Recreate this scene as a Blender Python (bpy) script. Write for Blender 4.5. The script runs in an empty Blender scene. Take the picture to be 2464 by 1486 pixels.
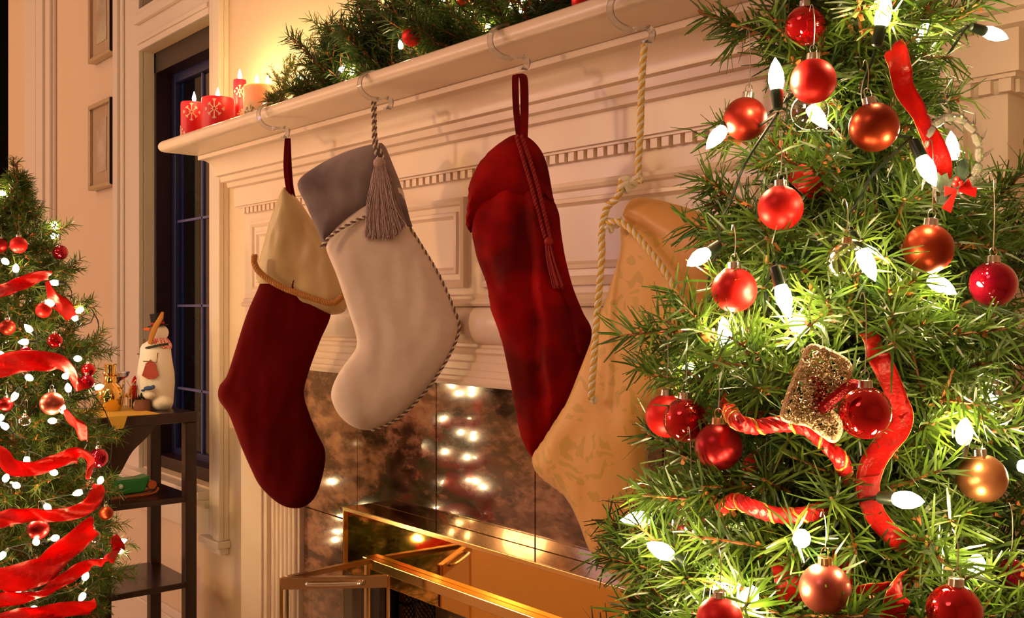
import bpy, math, random
import numpy as np
from mathutils import Vector, noise as mnoise, geometry

# ------------------------------------------------------------------ camera
SC = bpy.context.scene
F, CX, CY, H = 2450.0, 1232.0, 738.0, 1.12
ANG = math.atan(2046 / 2450)
CA, SA = math.cos(ANG), math.sin(ANG)
cam = bpy.data.cameras.new('camera'); cam_o = bpy.data.objects.new('camera', cam)
SC.collection.objects.link(cam_o); SC.camera = cam_o
cam.sensor_width = 36; cam.lens = 36 * F / 2464; cam.shift_y = -5 / 2464
cam.clip_start = 0.05
cam_o.location = (0, 0, H); cam_o.rotation_euler = (math.pi / 2, 0, math.asin(CA))

# ------------------------------------------------------------------ world, lamps, exposure
W = bpy.data.worlds.new('dusk'); SC.world = W; W.use_nodes = True
bgn = W.node_tree.nodes['Background']
bgn.inputs[0].default_value = (0.010, 0.022, 0.105, 1); bgn.inputs[1].default_value = 1.0
SC.view_settings.view_transform = 'Standard'; SC.view_settings.look = 'None'
SC.view_settings.exposure = 0.0; SC.view_settings.gamma = 1
SC.view_settings.use_curve_mapping = False
try:
    SC.cycles.use_denoising = True
    SC.cycles.max_bounces = 7; SC.cycles.transparent_max_bounces = 12
    SC.cycles.use_light_tree = True
    SC.cycles.sample_clamp_indirect = 6
    SC.cycles.caustics_reflective = False; SC.cycles.caustics_refractive = False
except Exception:
    pass

def lamp(name, kind, loc, energy, col, size=0.1, target=None, label=None):
    l = bpy.data.lights.new(name, kind); l.energy = energy; l.color = col
    if kind == 'AREA': l.shape = 'DISK'; l.size = size
    else: l.shadow_soft_size = size
    o = bpy.data.objects.new(name, l); SC.collection.objects.link(o); o.location = loc
    if target is not None:
        o.rotation_euler = (Vector(target) - Vector(loc)).to_track_quat('-Z', 'Y').to_euler()
    return o
KEY = 84; FILL = 12
_k = lamp('key_spot', 'SPOT', (-2.7, -1.3, 1.95), KEY, (1.0, 0.61, 0.29), 0.09, (-2.1, 1.15, 1.25))  # warm key from the left; narrow cone shaped to keep the right tree dim
_k.data.spot_size = math.radians(64); _k.data.spot_blend = 0.9
lamp('corner_fill', 'POINT', (-5.4, -2.3, 1.9), 58, (1.0, 0.58, 0.28), 0.15)  # added fill: brightens the corner walls that the brass hood mirrors
lamp('side_fill', 'POINT', (-4.9, -0.6, 2.2), 15, (1.0, 0.68, 0.38), 0.12)  # added fill without a visible source, brightens the left wall
lamp('overhead_fill', 'AREA', (-0.6, -1.4, 2.8), FILL, (1.0, 0.62, 0.50), 1.0, (-1.6, 1.1, 0.8))  # made-up overhead fill standing in for soft ambient light
lamp('blue_fill', 'AREA', (-4.4, -2.6, 1.7), 15, (0.55, 0.55, 1.0), 1.2, (-2.6, 1.2, 1.2))  # added blue fill inside the room, tints the shadows; no window stands here

BULB_E, LBULB_E, GBULB_E, FLAME_E = 235.0, 130.0, 260.0, 300.0

# ------------------------------------------------------------------ pixel helpers (only for measuring where real things stand)
def ray(px, py):
    u = (px - CX) / F; v = (CY - py) / F
    return Vector((-CA + SA * u, SA + CA * u, v))
CAM = Vector((0, 0, H))
VIEW = Vector((-CA, SA, 0)); RIGHT = Vector((SA, CA, 0)); UP = Vector((0, 0, 1))
def onY(px, py, Y):
    d = ray(px, py); return CAM + d * (Y / d.y)
def onX(px, py, X):
    d = ray(px, py); return CAM + d * (X / d.x)
def onT(px, py, t):
    return CAM + ray(px, py) * t
def onP(px, py, o, n):
    d = ray(px, py); return CAM + d * ((o - CAM).dot(n) / d.dot(n))
def xat(px, Y): return onY(px, CY, Y).x

# ------------------------------------------------------------------ object helpers
def tag(o, label=None, cat=None, group=None, kind=None):
    if label: o['label'] = label
    if cat: o['category'] = cat
    if group: o['group'] = group
    if kind: o['kind'] = kind
    return o
def thing(name, loc, label, cat, group=None):
    o = bpy.data.objects.new(name, None); SC.collection.objects.link(o)
    o.location = loc; o.empty_display_size = 0.02
    return tag(o, label, cat, group)
def link(name, me, parent=None, mats=()):
    o = bpy.data.objects.new(name, me); SC.collection.objects.link(o)
    if parent is not None:
        o.parent = parent
        w = parent.location.copy(); p = parent.parent
        while p is not None: w += p.location; p = p.parent
        o.location = -w
    return o

class MB:
    def __init__(s): s.v = []; s.f = []; s.m = []
    def add(s, vs, fs, mi=0):
        b = len(s.v); s.v.extend([tuple(q) for q in vs])
        s.f.extend([tuple(i + b for i in f) for f in fs]); s.m.extend([mi] * len(fs)); return s
    def box(s, x0, x1, y0, y1, z0, z1, mi=0):
        vs = [(x, y, z) for z in (z0, z1) for y in (y0, y1) for x in (x0, x1)]
        return s.add(vs, [(0, 2, 3, 1), (4, 5, 7, 6), (0, 1, 5, 4), (2, 6, 7, 3), (0, 4, 6, 2), (1, 3, 7, 5)], mi)
    def bar(s, a, b, w, h, up=UP, mi=0):
        a = Vector(a); b = Vector(b); d = (b - a).normalized(); sd = d.cross(Vector(up)).normalized(); u = sd.cross(d)
        vs = [p + sd * (i * w / 2) + u * (j * h / 2) for p in (a, b) for j in (-1, 1) for i in (-1, 1)]
        return s.add(vs, [(0, 2, 3, 1), (4, 5, 7, 6), (0, 1, 5, 4), (2, 6, 7, 3), (0, 4, 6, 2), (1, 3, 7, 5)], mi)
    def tube(s, pts, r, n=8, closed=False, mi=0, flat=1.0, cap=True):
        P = [Vector(p) for p in pts]; N = len(P)
        rs = r if isinstance(r, (list, tuple)) else [r] * N
        t0 = (P[1] - P[0]).normalized()
        a = t0.orthogonal().normalized()
        vs = []
        for i in range(N):
            if closed: t = (P[(i + 1) % N] - P[i - 1]).normalized()
            else: t = (P[min(i + 1, N - 1)] - P[max(i - 1, 0)])
            t = t.normalized() if t.length > 1e-9 else t0
            a = (a - t * a.dot(t))
            a = a.normalized() if a.length > 1e-9 else t.orthogonal().normalized()
            b = t.cross(a)
            for k in range(n):
                th = 2 * math.pi * k / n
                vs.append(P[i] + (a * math.cos(th) + b * (math.sin(th) * flat)) * rs[i])
        fs = []
        for i in range(N if closed else N - 1):
            j = (i + 1) % N
            for k in range(n):
                l = (k + 1) % n
                fs.append((i * n + k, i * n + l, j * n + l, j * n + k))
        if not closed and cap:
            fs.append(tuple(range(n - 1, -1, -1))); fs.append(tuple((N - 1) * n + k for k in range(n)))
        return s.add(vs, fs, mi)
    def lathe(s, prof, c=(0, 0, 0), axis=UP, n=24, mi=0, flute=0.0, nf=12, sx=1.0, sy=1.0):
        c = Vector(c); ax = Vector(axis).normalized(); a = ax.orthogonal().normalized(); b = ax.cross(a)
        if abs(ax.z) > 0.999: a = Vector((1, 0, 0)); b = Vector((0, 1, 0)) * (1 if ax.z > 0 else -1)
        vs = []; fs = []; N = len(prof)
        for (r, z) in prof:
            for k in range(n):
                th = 2 * math.pi * k / n; rr = r * (1 + flute * math.cos(nf * th))
                vs.append(c + ax * z + a * (rr * math.cos(th) * sx) + b * (rr * math.sin(th) * sy))
        for i in range(N - 1):
            for k in range(n):
                l = (k + 1) % n; fs.append((i * n + k, i * n + l, (i + 1) * n + l, (i + 1) * n + k))
        if prof[0][0] > 1e-6: fs.append(tuple(range(n - 1, -1, -1)))
        if prof[-1][0] > 1e-6: fs.append(tuple((N - 1) * n + k for k in range(n)))
        return s.add(vs, fs, mi)
    def ball(s, c, r, n=20, m=12, mi=0, sz=1.0, sx=1.0, sy=1.0, axis=UP):
        return s.lathe([(max(r * math.sin(math.pi * i / m), 1e-5), -r * sz * math.cos(math.pi * i / m)) for i in range(m + 1)], c, axis, n, mi, sx=sx, sy=sy)
    def prism(s, poly, dirv, mi=0):
        d = Vector(dirv); n = len(poly); vs = [Vector(p) for p in poly] + [Vector(p) + d for p in poly]
        fs = [tuple(range(n - 1, -1, -1)), tuple(range(n, 2 * n))] + [(i, (i + 1) % n, n + (i + 1) % n, n + i) for i in range(n)]
        return s.add(vs, fs, mi)
    def mesh(s, name, mats, smooth=True):
        me = bpy.data.meshes.new(name); me.from_pydata(s.v, [], s.f)
        for m in (mats if isinstance(mats, (list, tuple)) else [mats]): me.materials.append(m)
        me.polygons.foreach_set('material_index', s.m)
        if smooth:
            me.polygons.foreach_set('use_smooth', [True] * len(s.f))
            try: me.set_sharp_from_angle(angle=math.radians(38))
            except Exception: pass
        me.update(); return me
    def build(s, name, mats, parent=None, smooth=True, bevel=0):
        o = link(name, s.mesh(name, mats, smooth), parent)
        if bevel:
            b = o.modifiers.new('bevel', 'BEVEL'); b.width = bevel; b.segments = 2; b.limit_method = 'ANGLE'
        return o

def crom(pts, per=8, closed=False):
    P = [Vector(p) for p in pts]; n = len(P); out = []
    if n < 3 and not closed:
        return [P[0].lerp(P[-1], i / per) for i in range(per + 1)]
    for i in range(n if closed else n - 1):
        if closed: p0, p1, p2, p3 = P[i - 1], P[i], P[(i + 1) % n], P[(i + 2) % n]
        else: p0, p1, p2, p3 = P[max(i - 1, 0)], P[i], P[i + 1], P[min(i + 2, n - 1)]
        for k in range(per):
            t = k / per
            out.append(0.5 * ((2 * p1) + (p2 - p0) * t + (2 * p0 - 5 * p1 + 4 * p2 - p3) * t * t + (3 * p1 - p0 - 3 * p2 + p3) * t ** 3))
    if not closed: out.append(P[-1])
    return out
def resample(P, step):
    out = [P[0]]; acc = 0
    for i in range(1, len(P)):
        a, b = P[i - 1], P[i]; L = (b - a).length; s = step - acc
        while s < L: out.append(a.lerp(b, s / L)); s += step
        acc = (acc + L) % step if L else acc
    out.append(P[-1]); return out

# ------------------------------------------------------------------ materials
def mat(name, col, rough=0.5, metal=0.0, col2=None, nscale=20.0, bump=0.0, bscale=200.0, sheen=0.0, trans=0.0,
        ior=1.45, emis=None, estr=0.0, coat=0.0, detail=4.0, spec=None, contrast=None, subs=0.0, alpha=None):
    m = bpy.data.materials.new(name); m.use_nodes = True; nt = m.node_tree; b = nt.nodes['Principled BSDF']
    def S(k, v):
        if k in b.inputs: b.inputs[k].default_value = v
    S('Base Color', (*col, 1)); S('Roughness', rough); S('Metallic', metal); S('IOR', ior)
    S('Transmission Weight', trans); S('Coat Weight', coat); S('Sheen Weight', sheen); S('Subsurface Weight', subs)
    if sheen: S('Sheen Roughness', 0.4); S('Sheen Tint', (*[min(1, c * 1.6 + .1) for c in col], 1))
    if spec is not None: S('Specular IOR Level', spec)
    if alpha is not None: S('Alpha', alpha)
    if emis: S('Emission Color', (*emis, 1)); S('Emission Strength', estr)
    tc = nt.nodes.new('ShaderNodeTexCoord')
    if col2 is not None:
        n = nt.nodes.new('ShaderNodeTexNoise'); n.inputs['Scale'].default_value = nscale; n.inputs['Detail'].default_value = detail
        r = nt.nodes.new('ShaderNodeValToRGB'); nt.links.new(tc.outputs['Object'], n.inputs['Vector'])
        nt.links.new(n.outputs['Fac'], r.inputs['Fac']); nt.links.new(r.outputs['Color'], b.inputs['Base Color'])
        c0, c1 = contrast or (0.35, 0.65)
        r.color_ramp.elements[0].position = c0; r.color_ramp.elements[1].position = c1
        r.color_ramp.elements[0].color = (*col, 1); r.color_ramp.elements[1].color = (*col2, 1)
    if bump:
        n = nt.nodes.new('ShaderNodeTexNoise'); n.inputs['Scale'].default_value = bscale; n.inputs['Detail'].default_value = 3
        bp = nt.nodes.new('ShaderNodeBump'); bp.inputs['Strength'].default_value = bump; bp.inputs['Distance'].default_value = 0.002
        nt.links.new(tc.outputs['Object'], n.inputs['Vector']); nt.links.new(n.outputs['Fac'], bp.inputs['Height'])
        nt.links.new(bp.outputs['Normal'], b.inputs['Normal'])
    return m
def emat(name, col, strength):
    m = bpy.data.materials.new(name); m.use_nodes = True; nt = m.node_tree
    for n in list(nt.nodes): nt.nodes.remove(n)
    e = nt.nodes.new('ShaderNodeEmission'); o = nt.nodes.new('ShaderNodeOutputMaterial')
    e.inputs[0].default_value = (*col, 1); e.inputs[1].default_value = strength
    nt.links.new(e.outputs[0], o.inputs[0]); return m

PAINT = mat('cream_painted_wood', (0.83, 0.66, 0.54), 0.30, col2=(0.85, 0.69, 0.57), nscale=3, bump=0.05, bscale=60)
WALL = mat('warm_wall_paint', (0.80, 0.63, 0.43), 0.75, col2=(0.83, 0.66, 0.46), nscale=2, bump=0.08, bscale=250)
TRIM = mat('white_trim_paint', (0.82, 0.72, 0.60), 0.4)
CEIL = mat('ceiling_paint', (0.85, 0.8, 0.72), 0.9)
FLOOR = mat('beige_carpet', (0.55, 0.40, 0.26), 0.95, col2=(0.65, 0.48, 0.32), nscale=180, bump=0.4, bscale=500)
DARKWOOD = mat('dark_mahogany', (0.014, 0.005, 0.005), 0.28, col2=(0.026, 0.007, 0.006), nscale=14, coat=0.2)
SASH = mat('dark_window_frame', (0.022, 0.008, 0.008), 0.4)
BLUESASH = mat('blue_grey_sash', (0.03, 0.035, 0.11), 0.35)
MUNTIN = mat('pale_muntin', (0.14, 0.14, 0.32), 0.4)
GLASS = mat('window_glass', (1, 1, 1), 0.0, trans=1.0, ior=1.45)
THIN = mat('thin_clear_glass', (1, 1, 1), 0.02, trans=1.0, ior=1.3)
BLACK = mat('dark_hall', (0.004, 0.003, 0.003), 0.9)
BRASS = mat('polished_brass', (0.90, 0.52, 0.13), 0.045, 1.0, bump=0.012, bscale=6)
DULLBRASS = mat('dull_door_brass', (0.62, 0.45, 0.27), 0.22, 1.0)
BRASS2 = mat('brass_edge', (0.92, 0.62, 0.24), 0.16, 1.0)
SILVER = mat('crimped_silver', (0.82, 0.80, 0.78), 0.2, 1.0)
GOLDCAP = mat('gold_cap', (0.85, 0.62, 0.35), 0.22, 1.0)
WIRE = mat('steel_wire', (0.5, 0.45, 0.4), 0.3, 1.0)
IRON = mat('black_iron', (0.012, 0.008, 0.006), 0.5, 0.5)
GREENWIRE = mat('dark_green_cord', (0.006, 0.012, 0.006), 0.4)
SOCKET = mat('dark_green_socket', (0.015, 0.03, 0.015), 0.35)
VELVET = mat('dark_red_velvet', (0.085, 0.001, 0.001), 0.85, col2=(0.13, 0.0015, 0.002), nscale=5, sheen=0.03, spec=0.1, bump=0.1, bscale=900)
VELVET2 = mat('bright_red_velvet', (0.11, 0.0007, 0.0007), 0.8, col2=(0.36, 0.002, 0.002), nscale=9, sheen=0.03, spec=0.12, bump=0.12, bscale=900, contrast=(0.38, 0.6))
SATIN = mat('ivory_satin', (0.60, 0.46, 0.24), 0.36, col2=(0.66, 0.52, 0.30), nscale=4, sheen=0.3)
FLEECE = mat('white_fleece', (0.82, 0.69, 0.61), 0.95, col2=(0.86, 0.73, 0.65), nscale=60, sheen=0.3, bump=0.25, bscale=700)
GREYV = mat('grey_velvet', (0.12, 0.085, 0.10), 0.85, col2=(0.30, 0.235, 0.25), nscale=9, sheen=0.2, bump=0.1, bscale=900)
MAUVE = mat('mauve_thread', (0.42, 0.29, 0.30), 0.7, col2=(0.58, 0.42, 0.40), nscale=200)
MAUVEDK = mat('brown_mauve_thread', (0.20, 0.12, 0.12), 0.7)
CREAMTH = mat('cream_thread', (0.92, 0.82, 0.66), 0.5)
GOLDTH = mat('gold_thread', (0.80, 0.50, 0.09), 0.3, 0.45, bump=0.5, bscale=900)
OCHRE = mat('ochre_cord_thread', (0.50, 0.22, 0.05), 0.55, bump=0.2, bscale=600)
REDTH = mat('dark_red_cord', (0.30, 0.006, 0.006), 0.6)
NEEDLE = mat('green_pvc_needles', (0.016, 0.045, 0.008), 0.38, col2=(0.075, 0.12, 0.012), nscale=30)
NEEDLE2 = mat('deep_shade_green_needles', (0.007, 0.022, 0.007), 0.45, col2=(0.026, 0.055, 0.010), nscale=20)  # deep green on the garland; on the right tree, shade painted into inner needles
CEDAR = mat('olive_cedar_sprigs', (0.10, 0.14, 0.03), 0.5, col2=(0.20, 0.20, 0.06), nscale=20)
STEM = mat('brown_stems', (0.10, 0.04, 0.015), 0.7, col2=(0.30, 0.10, 0.02), nscale=120)
BUD = mat('orange_brown_buds', (0.42, 0.14, 0.03), 0.6)
RED_GLOSS = mat('glossy_red_glass', (0.62, 0.006, 0.012), 0.06, 0.85, coat=0.6)
CRIM_GLOSS = mat('glossy_crimson_glass', (0.45, 0.004, 0.03), 0.06, 0.85, coat=0.6)
RED_MATTE = mat('matte_red_glass', (0.68, 0.012, 0.01), 0.42, 0.45)
COPPER = mat('satin_copper_glass', (0.36, 0.045, 0.014), 0.34, 0.85)
BROWNRED = mat('satin_brown_red', (0.32, 0.022, 0.012), 0.36, 0.8)
DEEPRED = mat('satin_deep_red', (0.30, 0.008, 0.01), 0.33, 0.75)
ROSE = mat('satin_rose_copper', (0.52, 0.12, 0.09), 0.34, 0.85)
BRONZE = mat('satin_gold_bronze', (0.50, 0.20, 0.08), 0.34, 0.85)
CLEAR = bpy.data.materials.new('clear_thin_glass_bauble'); CLEAR.use_nodes = True
nt = CLEAR.node_tree; nt.nodes.remove(nt.nodes['Principled BSDF']); lw = nt.nodes.new('ShaderNodeLayerWeight'); lw.inputs[0].default_value = 0.35
g1 = nt.nodes.new('ShaderNodeBsdfTransparent'); g1.inputs[0].default_value = (.93, .93, .88, 1); g2 = nt.nodes.new('ShaderNodeBsdfGlossy'); g2.inputs['Roughness'].default_value = 0.03
mx = nt.nodes.new('ShaderNodeMixShader'); mh = nt.nodes.new('ShaderNodeMath'); mh.operation = 'MULTIPLY_ADD'; mh.inputs[1].default_value = .75; mh.inputs[2].default_value = .07
nt.links.new(lw.outputs['Facing'], mh.inputs[0]); nt.links.new(mh.outputs[0], mx.inputs[0]); nt.links.new(g1.outputs[0], mx.inputs[1]); nt.links.new(g2.outputs[0], mx.inputs[2]); nt.links.new(mx.outputs[0], nt.nodes['Material Output'].inputs[0])
CRYSTAL = mat('crystal_beads', (1, 0.97, 0.92), 0.05, trans=.8, ior=1.5, coat=1.0)
RIB = mat('sheer_red_ribbon', (0.60, 0.010, 0.007), 0.4, col2=(0.30, 0.003, 0.003), nscale=45, sheen=0.2, bump=.5, bscale=400)
for n_ in (RIB,):
    nt = n_.node_tree; b = nt.nodes['Principled BSDF']; o_ = nt.nodes['Material Output']
    tr = nt.nodes.new('ShaderNodeBsdfTranslucent'); tr.inputs[0].default_value = (0.9, 0.03, 0.02, 1)
    mx = nt.nodes.new('ShaderNodeMixShader'); mx.inputs[0].default_value = 0.4
    nt.links.new(b.outputs[0], mx.inputs[1]); nt.links.new(tr.outputs[0], mx.inputs[2]); nt.links.new(mx.outputs[0], o_.inputs[0])
for n_ in (NEEDLE, NEEDLE2, CEDAR):
    nt = n_.node_tree; b = nt.nodes['Principled BSDF']; o_ = nt.nodes['Material Output']
    tr = nt.nodes.new('ShaderNodeBsdfTranslucent'); tr.inputs[0].default_value = (0.10, 0.20, 0.02, 1)
    mx = nt.nodes.new('ShaderNodeMixShader'); mx.inputs[0].default_value = 0.25
    nt.links.new(b.outputs[0], mx.inputs[1]); nt.links.new(tr.outputs[0], mx.inputs[2]); nt.links.new(mx.outputs[0], o_.inputs[0])
ROPERED = mat('red_satin_rope', (0.62, 0.01, 0.012), 0.32, sheen=0.3, bump=0.4, bscale=300)
WAXRED = mat('red_wax', (0.72, 0.012, 0.035), 0.45, subs=0.2)
WAXIVORY = mat('ivory_wax', (0.85, 0.66, 0.38), 0.5, subs=0.4)
SNOWPRINT = mat('pale_gold_print', (0.88, 0.62, 0.42), 0.5)
TINSNOW = mat('pewter_snowflake', (0.20, 0.15, 0.09), 0.4, 0.8)
GLITTER = mat('champagne_glitter', (0.95, 0.78, 0.50), 0.25, 0.9, bump=1.0, bscale=900)
REDGLIT = mat('red_glitter', (0.6, 0.01, 0.02), 0.3, 0.5, bump=1.0, bscale=900)
ACRYL = mat('clear_acrylic', (0.97, 0.93, 0.88), 0.08, trans=0.75, ior=1.45)
FIREBRICK = mat('golden_firebrick', (0.75, 0.42, 0.13), 0.85, col2=(0.62, 0.32, 0.09), nscale=60, bump=0.4, bscale=150)
BULB = emat('lit_bulb', (1.0, 0.72, 0.36), BULB_E)
LBULB = emat('lit_small_bulb', (1.0, 0.70, 0.34), LBULB_E)
GBULB = emat('lit_garland_bulb', (1.0, 0.68, 0.30), GBULB_E)
FLAME = emat('candle_flame', (1.0, 0.66, 0.26), FLAME_E)

def marble():
    m = bpy.data.materials.new('polished_red_brown_marble'); m.use_nodes = True; nt = m.node_tree; b = nt.nodes['Principled BSDF']
    tc = nt.nodes.new('ShaderNodeTexCoord')
    mp = nt.nodes.new('ShaderNodeMapping'); mp.inputs['Scale'].default_value = (0.55, 1.0, 1.15); mp.inputs['Rotation'].default_value = (0, 0.6, 0)
    nt.links.new(tc.outputs['Object'], mp.inputs[0])
    n1 = nt.nodes.new('ShaderNodeTexNoise'); n1.inputs['Scale'].default_value = 9; n1.inputs['Detail'].default_value = 10; n1.inputs['Roughness'].default_value = 0.68; n1.inputs['Distortion'].default_value = 0.15
    n2 = nt.nodes.new('ShaderNodeTexNoise'); n2.inputs['Scale'].default_value = 34; n2.inputs['Detail'].default_value = 8; n2.inputs['Distortion'].default_value = 0.3
    nt.links.new(mp.outputs[0], n1.inputs['Vector']); nt.links.new(mp.outputs[0], n2.inputs['Vector'])
    r1 = nt.nodes.new('ShaderNodeValToRGB'); e = r1.color_ramp.elements
    e[0].position = 0.36; e[0].color = (0.045, 0.022, 0.013, 1); e[1].position = 0.66; e[1].color = (0.46, 0.24, 0.13, 1)
    x = r1.color_ramp.elements.new(0.46); x.color = (0.09, 0.04, 0.022, 1)
    x = r1.color_ramp.elements.new(0.52); x.color = (0.30, 0.14, 0.08, 1)
    r2 = nt.nodes.new('ShaderNodeValToRGB'); e = r2.color_ramp.elements
    e[0].position = 0.40; e[0].color = (0.35, 0.32, 0.30, 1); e[1].position = 0.56; e[1].color = (1, 1, 1, 1)
    nt.links.new(n1.outputs['Fac'], r1.inputs['Fac']); nt.links.new(n2.outputs['Fac'], r2.inputs['Fac'])
    mx = nt.nodes.new('ShaderNodeMix'); mx.data_type = 'RGBA'; mx.blend_type = 'MULTIPLY'; mx.inputs[0].default_value = 0.9
    nt.links.new(r1.outputs['Color'], mx.inputs[6]); nt.links.new(r2.outputs['Color'], mx.inputs[7])
    nt.links.new(mx.outputs[2], b.inputs['Base Color'])
    b.inputs['Roughness'].default_value = 0.09; b.inputs['Coat Weight'].default_value = 0.8; b.inputs['Coat Roughness'].default_value = 0.03
    return m
MARBLE = marble()
def damask():
    m = bpy.data.materials.new('gold_damask'); m.use_nodes = True; nt = m.node_tree; b = nt.nodes['Principled BSDF']
    tc = nt.nodes.new('ShaderNodeTexCoord')
    n = nt.nodes.new('ShaderNodeTexNoise'); n.inputs['Scale'].default_value = 12; n.inputs['Detail'].default_value = 1.5; n.inputs['Distortion'].default_value = 3.2
    w = nt.nodes.new('ShaderNodeTexWave'); w.wave_type = 'RINGS'; w.inputs['Scale'].default_value = 14; w.inputs['Distortion'].default_value = 16; w.inputs['Detail'].default_value = 1.5; w.inputs['Detail Scale'].default_value = 1.6
    nt.links.new(tc.outputs['Object'], n.inputs['Vector']); nt.links.new(tc.outputs['Object'], w.inputs['Vector'])
    ml = nt.nodes.new('ShaderNodeMath'); ml.operation = 'MULTIPLY'
    a = nt.nodes.new('ShaderNodeValToRGB'); a.color_ramp.elements[0].position = 0.50; a.color_ramp.elements[1].position = 0.53
    c = nt.nodes.new('ShaderNodeValToRGB'); c.color_ramp.elements[0].position = 0.42; c.color_ramp.elements[1].position = 0.50
    nt.links.new(n.outputs['Fac'], a.inputs['Fac']); nt.links.new(w.outputs['Fac'], c.inputs['Fac'])
    nt.links.new(a.outputs['Color'], ml.inputs[0]); nt.links.new(c.outputs['Color'], ml.inputs[1])
    mx = nt.nodes.new('ShaderNodeMix'); mx.data_type = 'RGBA'
    mx.inputs[6].default_value = (0.80, 0.43, 0.11, 1); mx.inputs[7].default_value = (0.64, 0.37, 0.06, 1)
    nt.links.new(ml.outputs[0], mx.inputs[0]); nt.links.new(mx.outputs[2], b.inputs['Base Color'])
    b.inputs['Roughness'].default_value = 0.5; b.inputs['Sheen Weight'].default_value = 0.4
    return m
DAMASK = damask()
CUFFGOLD = mat('peach_gold_satin', (0.72, 0.35, 0.10), 0.42, col2=(0.78, 0.40, 0.13), nscale=8, sheen=0.3, bump=0.1, bscale=300)

# ------------------------------------------------------------------ the room
YW, YF = 1.25, 1.15
XL, XR = -2.4455, -0.516
WX0, WX1 = xat(345, YW), xat(515, YW)                # window opening
WZ0, WZ1 = onY(512, 1175, YW).z, onY(512, 37, YW).z
TZ0 = WZ1 + 0.135
DX1 = xat(20, YW); DX0 = DX1 - 1.0
RX0, RX1, RY0, RZ1 = -6.6, 2.4, -3.2, 2.9
m = MB()
for (a, b, c, d) in [(RX0, DX0, 0, RZ1), (DX1, WX0, 0, RZ1), (WX0, WX1, 0, WZ0), (WX0, WX1, WZ1, TZ0),
                     (WX0, WX1, 2.75, RZ1), (WX1, RX1, 0, RZ1)]:
    m.box(a, b, YW, YW + 0.14, c, d)
tag(m.build('wall_back', WALL, smooth=False), kind='structure', label='cream painted wall behind the fireplace and window')
tag(MB().box(RX0 - .1, RX0, RY0, YW + .14, 0, RZ1).build('wall_left', WALL, smooth=False), kind='structure')
tag(MB().box(RX1, RX1 + .1, RY0, YW + .14, 0, RZ1).build('wall_right', WALL, smooth=False), kind='structure')
tag(MB().box(RX0 - .1, RX1 + .1, RY0 - .1, RY0, 0, RZ1).build('wall_front', WALL, smooth=False), kind='structure')
tag(MB().box(RX0 - .1, RX1 + .1, RY0 - .1, YW + .14, -0.1, 0).build('floor', FLOOR, smooth=False), kind='structure')
tag(MB().box(RX0 - .1, RX1 + .1, RY0 - .1, YW + .14, RZ1, RZ1 + .1).build('ceiling', CEIL, smooth=False), kind='structure')
# doorway at the far left; its darkness is painted as near-black hall surfaces
m = MB(); m.box(DX0 - .1, DX1 + .1, YW + 1.3, YW + 1.35, 0, 2.9).box(DX0 - .1, DX0 - .05, YW + .14, YW + 1.3, 0, 2.9)
m.box(DX1 + .05, DX1 + .1, YW + .14, YW + 1.3, 0, 2.9).box(DX0 - .1, DX1 + .1, YW + .14, YW + 1.35, 2.9, 2.95).box(DX0 - .1, DX1 + .1, YW + .14, YW + 1.35, -.05, 0)
tag(m.build('door_1', BLACK, smooth=False), kind='structure', label='unlit doorway at the far left of the room')
# broad stepped trim
cx0, cx1 = xat(67, YW), xat(137, YW)
m = MB(); w = cx1 - cx0
m.box(cx0, cx1, YW - .015, YW, 0, RZ1).box(cx0 + .12 * w, cx0 + .52 * w, YW - .03, YW - .015, 0, RZ1)
m.box(cx0 + .58 * w, cx0 + .80 * w, YW - .035, YW - .015, 0, RZ1).box(cx0 + .84 * w, cx1 - .02 * w, YW - .028, YW - .015, 0, RZ1)
tag(m.build('trim_1', TRIM, smooth=False, bevel=.004), kind='structure', label='tall stepped white casing between doorway and pictures')
# chair rail, baseboard
def rail(name, x0, x1, z, label):
    m = MB()
    for (dz0, dz1, dy) in [(-.045, -.01, .012), (-.01, .012, .024), (.012, .024, .034), (.024, .034, .02)]:
        m.box(x0, x1, YW - dy, YW, z + dz0, z + dz1)
    tag(m.build(name, TRIM, smooth=False, bevel=.002), kind='structure', label=label)
rz = onY(250, 833, YW).z
rail('trim_2', cx1, xat(291, YW), rz, 'white chair rail under the two framed pictures')
m = MB().box(cx1, XL - .09, YW - .018, YW, 0, .14).box(cx1, XL - .09, YW - .012, YW, .14, .165)
tag(m.build('baseboard_back', TRIM, smooth=False, bevel=.003), kind='structure')
# window casing
lx0, rx1 = xat(291, YW), xat(552, YW)
m = MB()
m.box(lx0, WX0, YW - .016, YW, WZ0 - .02, RZ1).box(lx0, lx0 + .045, YW - .03, YW - .016, WZ0 - .02, RZ1).box(lx0 + .06, lx0 + .085, YW - .024, YW - .016, WZ0 - .02, RZ1)
tag(m.build('trim_3', TRIM, smooth=False, bevel=.003), kind='structure', label='left upright casing of the dark window')
m = MB(); cz = onY(530, 1290, YW).z
m.box(WX1, rx1, YW - .016, YW, cz, RZ1).box(rx1 - .045, rx1, YW - .032, YW - .016, cz, RZ1).box(WX1 + .02, WX1 + .04, YW - .022, YW - .016, cz, RZ1)
m.box(WX1 - .02, rx1 + .01, YW - .04, YW, cz - .02, cz).box(WX1 - .01, rx1, YW - .028, YW, cz - .04, cz - .02)
tag(m.build('trim_4', TRIM, smooth=False, bevel=.003), kind='structure', label='right upright casing between window and fireplace')
m = MB().box(WX0, WX1, YW - .018, YW, WZ1, TZ0).box(WX0, WX1, YW - .034, YW - .018, TZ0 - .05, TZ0 - .02).box(WX0, WX1, YW - .026, YW - .018, TZ0 - .02, TZ0).box(WX0, WX1, YW - .024, YW - .018, WZ1 + .02, WZ1 + .035)
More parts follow.
